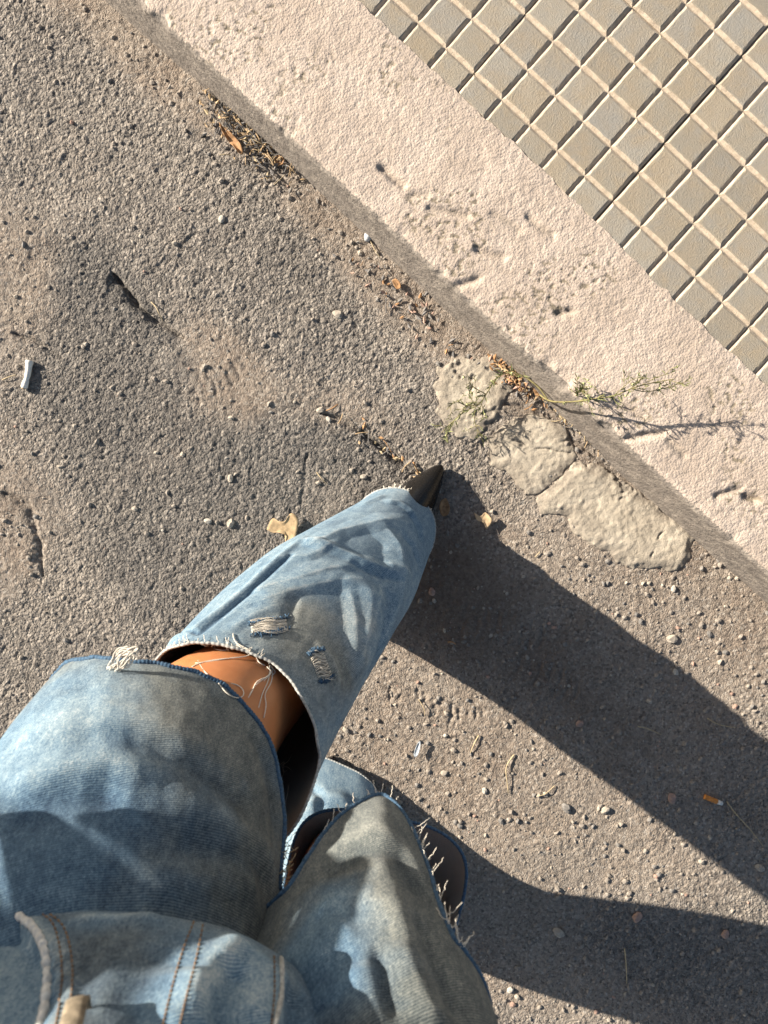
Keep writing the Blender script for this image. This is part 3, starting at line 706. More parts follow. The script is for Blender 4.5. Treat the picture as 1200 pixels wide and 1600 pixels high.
LT.stain(60, 1200, .09, .12, -.75); LT.stain(260, 1110, .08, .12, .25); LT.stain(330, 1290, .09, -.12, .1); LT.stain(150, 1330, .09, -.12, .0); LT.stain(20, 1330, .06, -.06, -.3); LT.stain(160, 1095, .05, .08, -.2)
RT.rumple(.0018, 10, 5, 221); RT.rumple(.0012, 45, 20, 223)
for pts, a, wd, wr in [([(592, 1246), (590, 1300), (600, 1380), (640, 1480)], .005, .014, .08), ([(500, 1380), (560, 1335), (620, 1340), (670, 1420)], -.004, .012, -.14), ([(520, 1330), (580, 1300), (635, 1330), (665, 1390)], .002, .012, .14), ([(480, 1440), (540, 1400), (600, 1420), (660, 1520)], .003, .012, .1),
                       ([(585, 1480), (600, 1530), (620, 1600)], -.004, .005, -.15), ([(610, 1470), (650, 1540), (680, 1600)], .005, .010, .1), ([(560, 1500), (570, 1560), (590, 1620)], .004, .012, .05), ([(640, 1420), (680, 1500), (710, 1580)], -.004, .009, -.1), ([(470, 1520), (500, 1470), (540, 1440)], .004, .015, .0)]:
    RT.fold(pts, a, wd, wr)
RT.stain(500, 1480, .035, .05, -.6); RT.stain(520, 1400, .03, .08, -.5); RT.stain(480, 1560, .04, -.05, -.5); RT.stain(600, 1290, .05, .08, .1)
RS.rumple(.004, 12, 6, 231)
RS.fold([(470, 1262), (510, 1240), (550, 1250)], .006, .01, .1); RS.fold([(480, 1222), (500, 1245), (520, 1270)], -.005, .008)
PV.rumple(.003, 12, 8, 241); PV.rumple(.001, 45, 30, 243)
PKT = [(-40, 1420), (0, 1426), (28, 1432), (52, 1450), (70, 1482), (75, 1520), (72, 1560), (62, 1604), (50, 1650)]
FLYE = [(424, 1392), (434, 1420), (434, 1450), (437, 1480), (440, 1520), (438, 1560), (430, 1600), (424, 1640)]
sd, t_ = PV.side(PKT); sg = np.sign(sd[np.unravel_index(np.argmin((PV.U - PV.uvpx(20, 1540)[0]) ** 2 + (PV.V - PV.uvpx(20, 1540)[1]) ** 2), sd.shape)])
near = np.exp(-(np.abs(sd) / .16) ** 4)
PV.D -= .010 * sstep(-.001, .0035, sd * sg) * near * np.clip(1 - np.abs(sd) / .12, 0, 1)
PV.wear += .22 * sstep(0, .004, sd * sg) * near; PV.grey -= .5 * sstep(0, .004, sd * sg) * near
PV.wear += .35 * np.exp(-((sd * sg + .004) / .004) ** 2)
PV.fold(FLYE, .004, .006, .12, False); PV.fold([(452, 1400), (456, 1480), (460, 1560), (458, 1620)], -.006, .010, -.1, False)
for pts, a, wd, wr in [([(345, 1408), (385, 1402), (432, 1412)], .0035, .006, .08), ([(345, 1425), (390, 1430), (432, 1436)], -.003, .006, -.1), ([(300, 1600), (318, 1540), (350, 1490), (380, 1462)], .006, .010, .2), ([(335, 1600), (345, 1550), (365, 1500)], -.006, .009, -.12), ([(250, 1600), (275, 1560), (300, 1510)], .004, .012, .12),
                       ([(395, 1600), (405, 1540), (402, 1480)], .004, .012, .1), ([(100, 1432), (180, 1430), (260, 1428)], .003, .007, .3), ([(110, 1470), (120, 1520), (112, 1600)], -.0025, .006, -.1), ([(200, 1600), (215, 1520), (250, 1470)], -.003, .015, -.06)]:
    PV.fold(pts, a, wd, wr)
PV.stain(370, 1530, .03, .3, -.55); PV.stain(265, 1580, .02, .12, -.4); PV.stain(180, 1500, .05, -.1, .2)
for c_ in (LT, LS, RT, RS, PV): c_.apply()
# one garment
Ps = [c_.P.reshape(-1, 3) for c_ in (LT, LS, RT, RS, PV)]; off = 0; FF = []
for c_ in (LT, LS, RT, RS, PV):
    idx = np.arange(c_.nv * c_.nu).reshape(c_.nv, c_.nu) + off; off += c_.nv * c_.nu
    q = np.stack([idx[:-1], np.roll(idx, -1, 1)[:-1], np.roll(idx, -1, 1)[1:], idx[1:]], -1).reshape(-1, 4)
    a, b, c3 = c_.P[0, 0], c_.P[0, 1], c_.P[1, 0]
    nn = np.cross(b - a, c3 - a)
    if nn @ (c_.P[0, 0] - c_.P[0].mean(0)) < 0: q = q[:, ::-1]
    FF.append(q)
jm = bpy.data.meshes.new('jeans'); VV = np.concatenate(Ps); FQ = np.concatenate(FF)
jm.vertices.add(len(VV)); jm.vertices.foreach_set('co', VV.reshape(-1).astype(np.float32))
jm.loops.add(len(FQ) * 4); jm.loops.foreach_set('vertex_index', FQ.reshape(-1).astype(np.int32))
jm.polygons.add(len(FQ)); jm.polygons.foreach_set('loop_start', (np.arange(len(FQ)) * 4).astype(np.int32)); jm.polygons.foreach_set('loop_total', np.full(len(FQ), 4, np.int32))
jm.update(calc_edges=True); jm.shade_smooth()
jm.materials.append(M['denim']); jm.materials.append(M['inner'])
jeans = keep(link(bpy.data.objects.new('jeans', jm), person))
attr2(jeans, 'cloth', np.concatenate([np.stack([c_.U + 2.3 * k, c_.V + 1.7 * k], -1).reshape(-1, 2) for k, c_ in enumerate((LT, LS, RT, RS, PV))]))
attr(jeans, 'wear', np.concatenate([c_.wear.reshape(-1) for c_ in (LT, LS, RT, RS, PV)])); attr(jeans, 'grey', np.concatenate([c_.grey.reshape(-1) for c_ in (LT, LS, RT, RS, PV)]))
sm = jeans.modifiers.new('thickness', 'SOLIDIFY'); sm.thickness = .0011; sm.offset = -1; sm.material_offset = 1; sm.material_offset_rim = 1
jeans['label'] = 'faded blue wide-leg jeans, ripped open across both knees'
def jpart(mb, name, mat, parent=None): o = mb.build(name, mat, parent or jeans); o.matrix_parent_inverse = PINV if parent is None and False else Matrix.Identity(4); return o
# the raw edges: a thick whipped roll of indigo thread at the thigh rips, pale worn roll at the shin rip
def roll_edge(name, pts, rad, mat, pitch=.0032, hairs=0, hmat=None, seed=0):
    P = np.asarray(pts); L = np.r_[0, np.cumsum(np.linalg.norm(np.diff(P, axis=0), axis=1))]
    n = int(L[-1] / .0009); q = np.stack([np.interp(np.linspace(0, L[-1], n), L, P[:, k]) for k in range(3)], 1)
    r_ = rad * (.82 + .35 * np.abs(np.sin(np.linspace(0, L[-1], n) / pitch * math.pi)) + .35 * (fbm(np.linspace(0, L[-1], n) * 160, np.zeros(n) + seed, 5, 2) - .5))
    mb = MB(); mb.add(tube(q, r_, 7)); return jpart(mb, name, mat), q
def front_edge(cl, last, cond):
    E_ = cl.edge(last); m = np.array([cond(*p) for p in np.stack(proj(E_), 1)])
    # longest run of columns that lies in view
    n = len(m); best = (0, 0); k = 0
    mm = np.r_[m, m]
    while k < 2 * n:
        if mm[k]:
            j = k
            while j < 2 * n and mm[j] and j - k < n: j += 1
            if j - k > best[1] - best[0]: best = (k, j)
            k = j
        k += 1
    return np.array([E_[i % n] for i in range(*best)])
eLT = LT.edge(True); eLS = LS.edge(False); eRT = RT.edge(True); eRS = RS.edge(False)
ring = lambda E_: np.vstack([E_, E_[:1]])
roll_edge('whipped_edge', ring(eLT), .0021, M['blue_thread'], .0030, seed=1)
roll_edge('worn_edge', ring(eLS), .0013, M['pale_edge'], .0045, seed=2)
roll_edge('whipped_edge', ring(eRT), .0019, M['blue_thread'], .0030, seed=3)
roll_edge('worn_edge', ring(eRS), .0015, M['blue_thread'], .0040, seed=4)
roll_edge('worn_hem', ring(LS.edge(True)), .0015, M['pale_edge'], .0045, seed=5)
roll_edge('worn_hem', ring(RS.edge(True)), .0013, M['pale_edge'], .0045, seed=6)
# loose threads
def thread(pts, rad=.00042, mat='thread', wig=.0012, n=40, name='thread'):
    q = spline(np.asarray(pts), n); k = np.linspace(0, 6, n); s0 = random.random() * 50
    q = q + wig * (np.stack([vnoise(k * 2.1 + s0, k * 0 + 1, 5), vnoise(k * 2.1 + s0, k * 0 + 7, 6), vnoise(k * 2.1 + s0, k * 0 + 13, 7)], 1) - .5)
    mb = MB(); mb.add(tube(q, rad, 5)); return jpart(mb, name, M[mat])
def near_pt(px, py, cl, lift=.002):
    p = cl.on(px, py, lift)
    return p
def D(px, py, z): return W(px, py, z)
def zline(pts, z0, z1): return [D(p[0], p[1], z0 + (z1 - z0) * k / (len(pts) - 1)) for k, p in enumerate(pts)]
zk = float(near_pt(380, 1000, LS)[2]) if near_pt(380, 1000, LS) is not None else .47
zt_ = float(near_pt(330, 1080, LT)[2]) if near_pt(330, 1080, LT) is not None else .52
for k in range(9):                 # the tangle on the left of the thigh edge
    a = [(180 + random.uniform(-14, 8), 1042 + random.uniform(-6, 8)), (190 + random.uniform(-8, 14), 1022 + random.uniform(-6, 12)), (205 + random.uniform(-6, 12), 1016 + random.uniform(-6, 10)), (196 + random.uniform(-10, 16), 1036 + random.uniform(-6, 10)), (178 + random.uniform(-12, 12), 1046 + random.uniform(-4, 4))]
    b = near_pt(195, 1045, LT); zz = float(b[2]) if b is not None else .5
    thread(zline(a, zz + .008, zz + .005), .0005)
def fringe(E_, cond, n, lo, hi, mat, rad=.0004, seed=0, out=.6):
    """short loose ends standing off an edge"""
    px, py = proj(E_); c0 = E_.mean(0); rr = random.Random(seed)
    ok = [i for i in range(len(E_)) if cond(px[i], py[i])]
    if not ok: return
    for k in range(n):
        i0 = rr.choice(ok); p = E_[i0] + rr.random() * (E_[(i0 + 1) % len(E_)] - E_[i0]); o = p - c0; o[2] = 0; o /= np.linalg.norm(o) + 1e-9
        L = rr.uniform(lo, hi); d = o * out + np.array([rr.uniform(-.6, .6), rr.uniform(-.6, .6), rr.uniform(-.5, .5)])
        d2 = d + np.array([rr.uniform(-.8, .8), rr.uniform(-.8, .8), -.6])
        thread([p, p + d * L * .3, p + (d + d2) * L * .35, p + (d + d2 * 1.3) * L * .45 + np.array([0, 0, -.25 * L])], rad, mat, .0012, 16)
fringe(eRT, lambda x, y: 640 < x < 725 and 1290 < y < 1500, 80, .005, .016, 'thread', .00026, 3)
fringe(eRT, lambda x, y: 490 < x < 620 and y < 1300, 14, .004, .010, 'thread', .0003, 4)
fringe(LS.edge(True), lambda x, y: 600 < x < 690 and y < 800, 44, .004, .012, 'thread', .0005, 5, .4)
fringe(eLT, lambda x, y: 425 < x < 460 and 1330 < y < 1400, 34, .008, .020, 'straw', .0003, 6, .3)
fringe(eLS, lambda x, y: 240 < x < 420 and y < 1040, 60, .003, .010, 'thread', .00024, 7, .2)
# two small frayed holes on the shin
def frayed_hole(cx, cy, w_, h_, ang, mat, tuft, n=16, seed=0):
    rr = random.Random(seed); a = math.radians(ang); mb = MB(); mt = MB()
    def pt(x, y, lift):
        q = LS.on(cx + x * math.cos(a) - y * math.sin(a), cy + x * math.sin(a) + y * math.cos(a), lift); return q
    for k in range(n):
        y = (k / (n - 1) - .5) * h_ + rr.uniform(-1, 1)
        pts = [pt(x * w_, y + 3 * math.sin(x * 5 + rr.uniform(-1, 1)) + rr.uniform(-1.2, 1.2), .0008 + .0018 * (1 - abs(2 * x)) * rr.uniform(.3, 1.2)) for x in (-.5, -.25, 0, .25, .5)]
        if any(p is None for p in pts): continue
        mb.add(tube(spline(pts, 16), .00032, 5))
    for k in range(90):
        t = rr.uniform(0, 1); s_ = rr.choice((-1, 1)); x = (t - .5) * w_ * 1.15; y = s_ * h_ * .56 * (1 - .35 * abs(t - .5)) + rr.uniform(-1.5, 1.5)
        p0 = pt(x, y, -.0006); p1 = pt(x + rr.uniform(-2, 2), y - s_ * rr.uniform(1, 4), .0022); p2 = pt(x + rr.uniform(-4, 4), y + s_ * rr.uniform(-2, 5), .0006)
        if p0 is None or p1 is None or p2 is None: continue
        mt.add(tube(spline([p0, p1, p2], 8), .0004, 5))
    hp = [pt(w_ * (.42 + .14 * math.sin(3 * q + seed)) * math.cos(q), h_ * (.42 + .12 * math.sin(2 * q + 1)) * math.sin(q), .0005) for q in np.linspace(0, 2 * math.pi, 18, endpoint=False)]
    if all(p is not None for p in hp):
        c0 = pt(0, 0, .0005); hole = mesh_obj('hole_lining', hp + [c0], [[k, (k + 1) % 18, 18] for k in range(18)], M[tuft], jeans)
    jpart(mb, 'frayed_threads', M[mat]); jpart(mt, 'frayed_tuft', M['blue_thread'])
frayed_hole(420, 979, 56, 21, -10, 'thread', 'pale_edge', 34, 1)
frayed_hole(501, 1040, 22, 48, -20, 'thread', 'inner', 24, 2)
# stitching
def stitches(cl, pts, step=7.5, mat='stitch', rad=.00048):
    mb = MB(); q = spline(np.array(pts, float), 400); L = np.r_[0, np.cumsum(np.linalg.norm(np.diff(q, axis=0), axis=1))]
    n = int(L[-1] / step)
    for k in range(n):
        seg = [np.array([np.interp(s_, L, q[:, 0]), np.interp(s_, L, q[:, 1])]) for s_ in ((k + .12) * step, (k + .5) * step, (k + .85) * step)]
        pts3 = [cl.on(*g, lf) for g, lf in zip(seg, (-.0002, .0006, -.0002))]
        if any(p is None for p in pts3): continue
        mb.add(tube(pts3, rad, 5))
    if mb.v: jpart(mb, 'stitching', M[mat])
stitches(PV, [(246, 1640), (262, 1570), (284, 1490), (306, 1432), (312, 1412)]); stitches(PV, [(272, 1640), (288, 1570), (306, 1500), (318, 1440)])
stitches(PV, [(322, 1412), (350, 1404), (390, 1408), (430, 1424)]); stitches(PV, [(325, 1422), (352, 1414), (390, 1418), (430, 1434)])
stitches(PV, [(426, 1440), (428, 1500), (428, 1560), (420, 1630)])
stitches(PV, [(50, 1420), (80, 1440), (92, 1475), (97, 1520), (94, 1560), (84, 1620)]); stitches(PV, [(70, 1424), (96, 1444), (108, 1475), (113, 1520), (110, 1560), (100, 1620)])
mb = MB(); q = [PV.on(x, y, .0012) for x, y in ((333, 1416), (329, 1424), (325, 1432), (321, 1438))]
if all(p is not None for p in q): mb.add(tube(q, .0011, 6)); jpart(mb, 'bar_tack', M['stitch'])
q = [PV.on(x, y, .0004) for x, y in spline(np.array(PKT, float), 60)]; q = [p for p in q if p is not None]
M['bleached'] = mat_plain('bleached_edge', (.56, .57, .56), .9, .3, 300)
if len(q) > 8: roll_edge('pocket_edge', q, .0021, M['bleached'], .006, seed=9)
q = [PV.on(x, y, .0003) for x, y in spline(np.array(FLYE, float), 60)]; q = [p for p in q if p is not None]
if len(q) > 8: roll_edge('fly_edge', q, .0014, M['pale_edge'], .006, seed=10)
# belt loop
q0 = PV.on(126, 1580, 0); q1 = PV.on(112, 1644, 0); e0 = PV.on(150, 1584, 0)
if q0 is not None and e0 is not None and q1 is not None:
    dn = q1 - q0; dn /= np.linalg.norm(dn); sd_ = e0 - q0; sd_ -= dn * (sd_ @ dn); sd_ /= np.linalg.norm(sd_); up = np.cross(dn, sd_); up *= np.sign(up @ (CAM - q0))
    path = [q0 + up * .0005, q0 + up * .006 + dn * .001, q0 + up * .0085 + dn * .008, q0 + up * .009 + dn * .03, q0 + up * .007 + dn * .05]
    vs_, fs = [], []
    for p in spline(path, 14):
        for a, b in ((-.0048, 0), (-.0048, .0018), (-.002, .0026), (.002, .0026), (.0048, .0018), (.0048, 0)): vs_.append(p + sd_ * a + up * b)
    for k in range(13):
        for j in range(6): fs.append([k * 6 + j, k * 6 + (j + 1) % 6, (k + 1) * 6 + (j + 1) % 6, (k + 1) * 6 + j])
    fs.append([0, 1, 2, 3, 4, 5]); fs.append([78 + j for j in range(6)][::-1])
    mesh_obj('belt_loop', vs_, fs, M['loop'], jeans)

# ------------------------------------------------------------------ body, shoes
J = {}
def body():
    V_ = {'pelvis': ((-10, 40, .84), .115), 'belly': ((-11, 41, .98), .105), 'chest': ((-12, 43, 1.18), .115), 'neck0': ((-12, 43, 1.33), .06), 'neck': ((-11.5, 42, 1.41), .047), 'jaw': ((-9.5, 38, 1.47), .06), 'head': ((-9, 38.5, 1.55), .082), 'crown': ((-9.5, 40, 1.62), .06),
          'lhip': ((-17, 40, .79), .080), 'lthigh': ((-18.5, 32.5, .64), .066), 'lknee_t': ((-17.6, 29.0, .54), .072), 'lknee': ((-18.3, 22.8, .474), .080), 'lshin': ((-12.4, 21.8, .36), .050), 'lcalf': ((-8.5, 18.4, .28), .047), 'lankle': ((-4, 15.5, .10), .03), 'lball': ((2.0, 6.5, .025), .02),
          'rhip': ((-3, 44, .79), .085), 'rthigh': ((-3, 40.5, .64), .074), 'rknee': ((-3.4, 37.6, .47), .057), 'rcalf': ((-7, 46, .28), .046), 'rankle': ((-12.5, 56, .12), .03), 'rball': ((-11, 48.5, .025), .02),
          'lsh': ((-27, 34, 1.31), .055), 'lelb': ((-45.4, 22, 1.14), .040), 'lwr': ((-43.6, 18.0, .955), .028), 'lpalm': ((-41.6, 14.8, .895), .036), 'rsh': ((4, 52, 1.31), .055), 'relb': ((16, 36, 1.12), .040), 'rwr': ((9, 12, 1.17), .026), 'rpalm': ((6, 5.5, 1.175), .026)}
    E_ = [('pelvis', 'belly'), ('belly', 'chest'), ('chest', 'neck0'), ('neck0', 'neck'), ('neck', 'jaw'), ('jaw', 'head'), ('head', 'crown'), ('pelvis', 'lhip'), ('lhip', 'lthigh'), ('lthigh', 'lknee_t'), ('lknee_t', 'lknee'), ('lknee', 'lshin'), ('lshin', 'lcalf'), ('lcalf', 'lankle'), ('lankle', 'lball'),
          ('pelvis', 'rhip'), ('rhip', 'rthigh'), ('rthigh', 'rknee'), ('rknee', 'rcalf'), ('rcalf', 'rankle'), ('rankle', 'rball'), ('chest', 'lsh'), ('lsh', 'lelb'), ('lelb', 'lwr'), ('lwr', 'lpalm'), ('chest', 'rsh'), ('rsh', 'relb'), ('relb', 'rwr'), ('rwr', 'rpalm')]
    for s_, base, tip, sp in (('l', (-41.6, 14.8, .895), (-39.6, 12.2, .785), (.85, -1.75)), ('r', (6, 5.5, 1.175), (-2.0, 1.5, 1.16), (.6, -1.6))):
        b = np.array(base); t = np.array(tip)
        for f in range(4):
            o = np.array([sp[0] * (f - 1.5), sp[1] * (f - 1.5), 0.0]); L = (.92, 1.0, .95, .75)[f]
            k0 = b + (t - b) * .35 + o; k1 = b + (t - b) * (.35 + .4 * L) + o; k2 = b + (t - b) * (.35 + .75 * L) + o + np.array([.6, 1.0, -.008]); k3 = b + (t - b) * (.35 + .95 * L) + o + np.array([1.4, 2.4, -.012])
            prev = s_ + 'palm'
            for n_, (q, r_) in enumerate(((k0, .0105), (k1, .0098), (k2, .009), (k3, .0078))):
                key = f'{s_}f{f}{n_}'; V_[key] = (tuple(q), r_); E_.append((prev, key)); prev = key
        o = np.array([-sp[0] * 2.6, -sp[1] * 2.6 - 1.0, .01]); prev = s_ + 'palm'
        for n_, (q, r_) in enumerate(((b + o * .8, .011), (b + (t - b) * .35 + o * 1.1, .0095), (b + (t - b) * .62 + o, .008))):
            key = f'{s_}t{n_}'; V_[key] = (tuple(q), r_); E_.append((prev, key)); prev = key
    keys = list(V_); me = bpy.data.meshes.new('body')
    me.from_pydata([tuple(UV(*V_[k][0])) for k in keys], [(keys.index(a), keys.index(b)) for a, b in E_], [])
    o = keep(link(bpy.data.objects.new('body', me), person))
    o.modifiers.new('skin', 'SKIN'); me.skin_vertices.new() if not me.skin_vertices else None
    for k, sv in zip(keys, me.skin_vertices[0].data): sv.radius = (V_[k][1], V_[k][1]); sv.use_root = (k == 'pelvis')
    o.modifiers['skin'].use_smooth_shade = True
    ss = o.modifiers.new('sub', 'SUBSURF'); ss.levels = 2; ss.render_levels = 3
    me.materials.append(M['skin'])
    return o
body_o = body()
bpy.context.view_layer.update()
_ev = body_o.evaluated_get(bpy.context.evaluated_depsgraph_get()); _me = _ev.to_mesh(); _mw = body_o.matrix_world
BB = BVHTree.FromPolygons([_mw @ v.co for v in _me.vertices], [tuple(p.vertices) for p in _me.polygons]); _ev.to_mesh_clear()
def on_knee(px, py, lift):
    best = None
    for b_ in (BB, LS.bvh, LT.bvh):
        loc, n, i_ = hit(b_, px, py)
        if loc is not None and (best is None or (Vector(CAM) - loc).length < (Vector(CAM) - best).length): best = loc
    return np.array(best) - ray(px, py) * lift
def knee_thread(pts, rad=.00045):
    q = spline(np.array(pts, float), 26); P = np.array([on_knee(x, y, .0012 + .0025 * math.sin(math.pi * k / 25)) for k, (x, y) in enumerate(q)])
    for _ in range(3): P[1:-1] = (P[:-2] + 2 * P[1:-1] + P[2:]) / 4
    mb = MB(); mb.add(tube(P, rad, 5)); jpart(mb, 'thread', M['thread'])
for pts in [[(364, 990), (367, 1004), (388, 1014), (393, 1021), (380, 1027), (340, 1030), (312, 1036), (300, 1042)], [(366, 996), (372, 1010), (390, 1016), (388, 1025), (360, 1028), (325, 1034), (305, 1036)], [(309, 1032), (320, 1052), (340, 1064), (350, 1080), (366, 1090), (378, 1090), (382, 1080), (372, 1070), (360, 1068)],
            [(420, 1036), (422, 1052), (410, 1062), (398, 1072), (390, 1086)], [(422, 1040), (420, 1056), (402, 1064), (394, 1080), (388, 1090)], [(424, 1044), (418, 1066), (410, 1084), (404, 1106)], [(426, 1044), (424, 1066), (414, 1084), (416, 1102), (412, 1122)], [(419, 1034), (426, 1044), (430, 1050), (424, 1056)], [(417, 1042), (424, 1050), (418, 1058), (412, 1064)],
            [(458, 1176), (450, 1190), (440, 1196), (444, 1206), (438, 1222)], [(440, 1200), (448, 1198), (456, 1204)], [(436, 1198), (444, 1190), (442, 1206), (452, 1202)], [(451, 1225), (449, 1242), (444, 1262)], [(330, 1006), (336, 1014), (352, 1016), (362, 1012)], [(400, 1024), (404, 1034), (414, 1040)]]:
    knee_thread(pts)
# shirt and hair over the parts of the body that stand above the frame
def blob_loft(name, rings, mat, parent, nu=48, nv=48):
    P = cloth_tube(rings, nu, nv); P = P + normals(P) * (.004 * (fbm(P[..., 0] * 14, P[..., 2] * 14 + P[..., 1] * 9, 7, 3) - .5))[..., None]
    return keep(grid_mesh(name, P, M[mat], parent, wrap=True))
blob_loft('shirt', [((-11.5, 41, .855), 16, 21.5, 16.5, 15), ((-11.8, 41, .93), 20, 19.5, 15, 14), ((-12, 41.5, 1.03), 28, 15.5, 12.5, 12.5), ((-12, 42.5, 1.18), 32, 16.5, 13.0, 12.5), ((-12, 43, 1.31), 30, 17.5, 10, 10.5), ((-12, 43, 1.365), 30, 9, 7, 7.5), ((-12, 43, 1.38), 30, 6.5, 5.5, 6)], 'shirt', person)
hair_r = [((-9.5, 40, 1.66), 30, 3, 3, 3), ((-9.5, 40, 1.645), 30, 7, 6, 7), ((-10, 41, 1.58), 30, 9.2, 5.5, 10), ((-11, 44, 1.48), 30, 9.4, 0.5, 9), ((-12, 47, 1.36), 30, 9, -2, 8), ((-12, 50, 1.22), 30, 8, -2.5, 6)]
blob_loft('hair', hair_r, 'hair', person)
# face: looking down at the phone
fw = np.array([EU * .6 - EV * .8])[0]; lt = np.array([-fw[1], fw[0], 0]); hc = UV(-9, 38.5, 1.545)
for sgn in (-1, 1):
    vs_, fs = ico(.0105, 1, 1, 1, 3, 2, 0); c_e = hc + fw * .0605 + lt * sgn * .029 + np.array([0, 0, .012])
    keep(mesh_obj('eye', [c_e + v for v in vs_], fs, M['white'], person))
    vs_, fs = ico(.0056, 1, 1, 1, 3, 2, 0); keep(mesh_obj('iris', [c_e + fw * .0068 - np.array([0, 0, .0036]) + v for v in vs_], fs, M['hair'], person))
    mb = MB(); mb.add(tube(spline([c_e + fw * .008 + lt * sgn * q + np.array([0, 0, z_]) for q, z_ in ((-.016, .017), (0, .022), (.018, .016))], 10), [.0012, .002, .0026, .003, .003, .003, .003, .0026, .002, .0012], 6)); keep(mb.build('eyebrow', M['hair'], person))
mb = MB(); mb.add(tube(spline([hc + fw * .064 + np.array([0, 0, .014]), hc + fw * .076 + np.array([0, 0, -.012]), hc + fw * .084 + np.array([0, 0, -.026]), hc + fw * .068 + np.array([0, 0, -.034])], 14), np.interp(np.linspace(0, 1, 14), [0, .5, .8, 1], [.006, .009, .0125, .008]), 10)); keep(mb.build('nose', M['skin'], person))
M['lip'] = mat_plain('lip', (.36, .11, .085), .5, .15, 200)
mb = MB(); mb.add(tube(spline([hc + fw * .060 + lt * .024 + np.array([0, 0, -.054]), hc + fw * .070 + np.array([0, 0, -.053]), hc + fw * .060 - lt * .024 + np.array([0, 0, -.054])], 12), np.interp(np.linspace(0, 1, 12), [0, .5, 1], [.002, .0068, .002]), 8)); keep(mb.build('mouth', M['lip'], person))
# sleeve of the shirt on each arm
for nm, a, b, c3, r_ in (('sleeve', (-24, 36, 1.325), (-45.4, 22, 1.14), (-43.8, 18.3, .97), .056), ('sleeve', (2, 51, 1.325), (16, 36, 1.12), (11.5, 19, 1.155), .062)):
    q = spline([UV(*a), (UV(*a) + UV(*b)) / 2, UV(*b), (UV(*b) + UV(*c3)) / 2, UV(*c3)], 26); mb = MB(); mb.add(tube(q, np.linspace(r_ * 1.1, r_ * .8, 26) * (1 + .06 * np.sin(np.arange(26) * 1.9)), 14, False))
    keep(mb.build(nm, M['shirt'], person))

def shoe(tip, direc, L=.255, name='shoe', lift=0.0, label=None):
    """pointed shoe; tip in world, direc = level unit vector from heel to tip"""
    d = np.asarray(direc, float); sdv = np.array([d[1], -d[0], 0]); root = keep(link(bpy.data.objects.new(name, None), person)); root.empty_display_size = .05
    if label: root['label'] = label
    X = np.linspace(0, 1, 46); rows = []; nth = 26
    def zb(x): return np.interp(x, [0, .25, .62, 1], [.045 + lift, .036 + lift * .7, .003, .006])
    for x in X:
        w_ = np.interp(x, [0, .05, .2, .45, .66, .8, .9, .96, .99, 1], [.010, .024, .030, .031, .034, .0255, .0165, .0095, .0052, .0012])
        ht = np.interp(x, [0, .1, .35, .6, .8, .92, 1], [.075, .082, .092, .078, .050, .028, .011]) + lift * np.interp(x, [0, .3, .62, 1], [1, .7, 0, 0])
        b0 = zb(x); c0 = np.asarray(tip) - d * L * (1 - x); row = []
        for k in range(nth):
            a = 2 * math.pi * k / nth; cs, sn = math.cos(a), math.sin(a)
            yy = w_ * np.sign(cs) * abs(cs) ** .8
            if sn >= 0: zz = b0 + .006 + (ht - b0 - .006) * (1 - abs(cs) ** 1.75) ** .72 + .0012 * math.exp(-(cs / .08) ** 2) * sstep(.55, .8, np.array(x))
            else: zz = b0 + .006 - .006 * abs(sn) ** .5
            row.append([*(c0 + sdv * yy)[:2], float(zz) + tip[2]])
        rows.append(row)
    P = np.array(rows); up = grid_mesh('upper', P, M['leather'], root, wrap=True)
    ss = up.modifiers.new('sub', 'SUBSURF'); ss.levels = 1; ss.render_levels = 1
    so_ = []
    outl = [(x, np.interp(x, [0, .05, .2, .45, .66, .8, .9, .96, .99, 1], [.010, .024, .029, .029, .0345, .026, .017, .010, .0057, .0015])) for x in X]
    loop = [(x, w_) for x, w_ in outl] + [(x, -w_) for x, w_ in outl[::-1]]
    vs_ = []; n = len(loop)
    for top in (.0045, 0.0):
        for x, w_ in loop: c0 = np.asarray(tip) - d * L * (1 - x); vs_.append([*(c0 + sdv * w_ * 1.02)[:2], float(zb(x)) - .003 + top + tip[2]])
    fs = [[k, (k + 1) % n, n + (k + 1) % n, n + k] for k in range(n)] + [list(range(n))[::-1], [n + k for k in range(n)]]
    mesh_obj('sole', vs_, fs, M['sole'], root, False)
    hb = MB(); c0 = np.asarray(tip) - d * L * .93
    hb.add(tube([c0 + np.array([0, 0, .046 + lift - 0]), c0 + np.array([0, 0, .03 + lift]) + d * .002, c0 + np.array([0, 0, lift - .002 if lift else .0])], [.022, .016, .011], 12)); hb.build('heel', M['sole'], root)
    mbs = MB(); seam = [np.array([*(np.asarray(tip) - d * L * (1 - x))[:2], float(np.interp(x, [0, .1, .35, .6, .8, .92, 1], [.075, .082, .092, .078, .050, .028, .011])) + tip[2] + .0012]) for x in np.linspace(.7, .985, 14)]
    mbs.add(tube(seam, .00035, 5)); mbs.build('seam', M['leather'], root)
    return root
tl = W(691, 727, .012); tl[2] = .001
shoe(tl, (EU * .60 - EV * .80), .25, label='pointed black leather shoe of the leading foot')
tr = W(521, 1184, .012); tr[2] = .001
shoe(tr, (EU * .40 - EV * .916), .25, lift=.05, label='black leather shoe of the trailing foot, toe just in view')
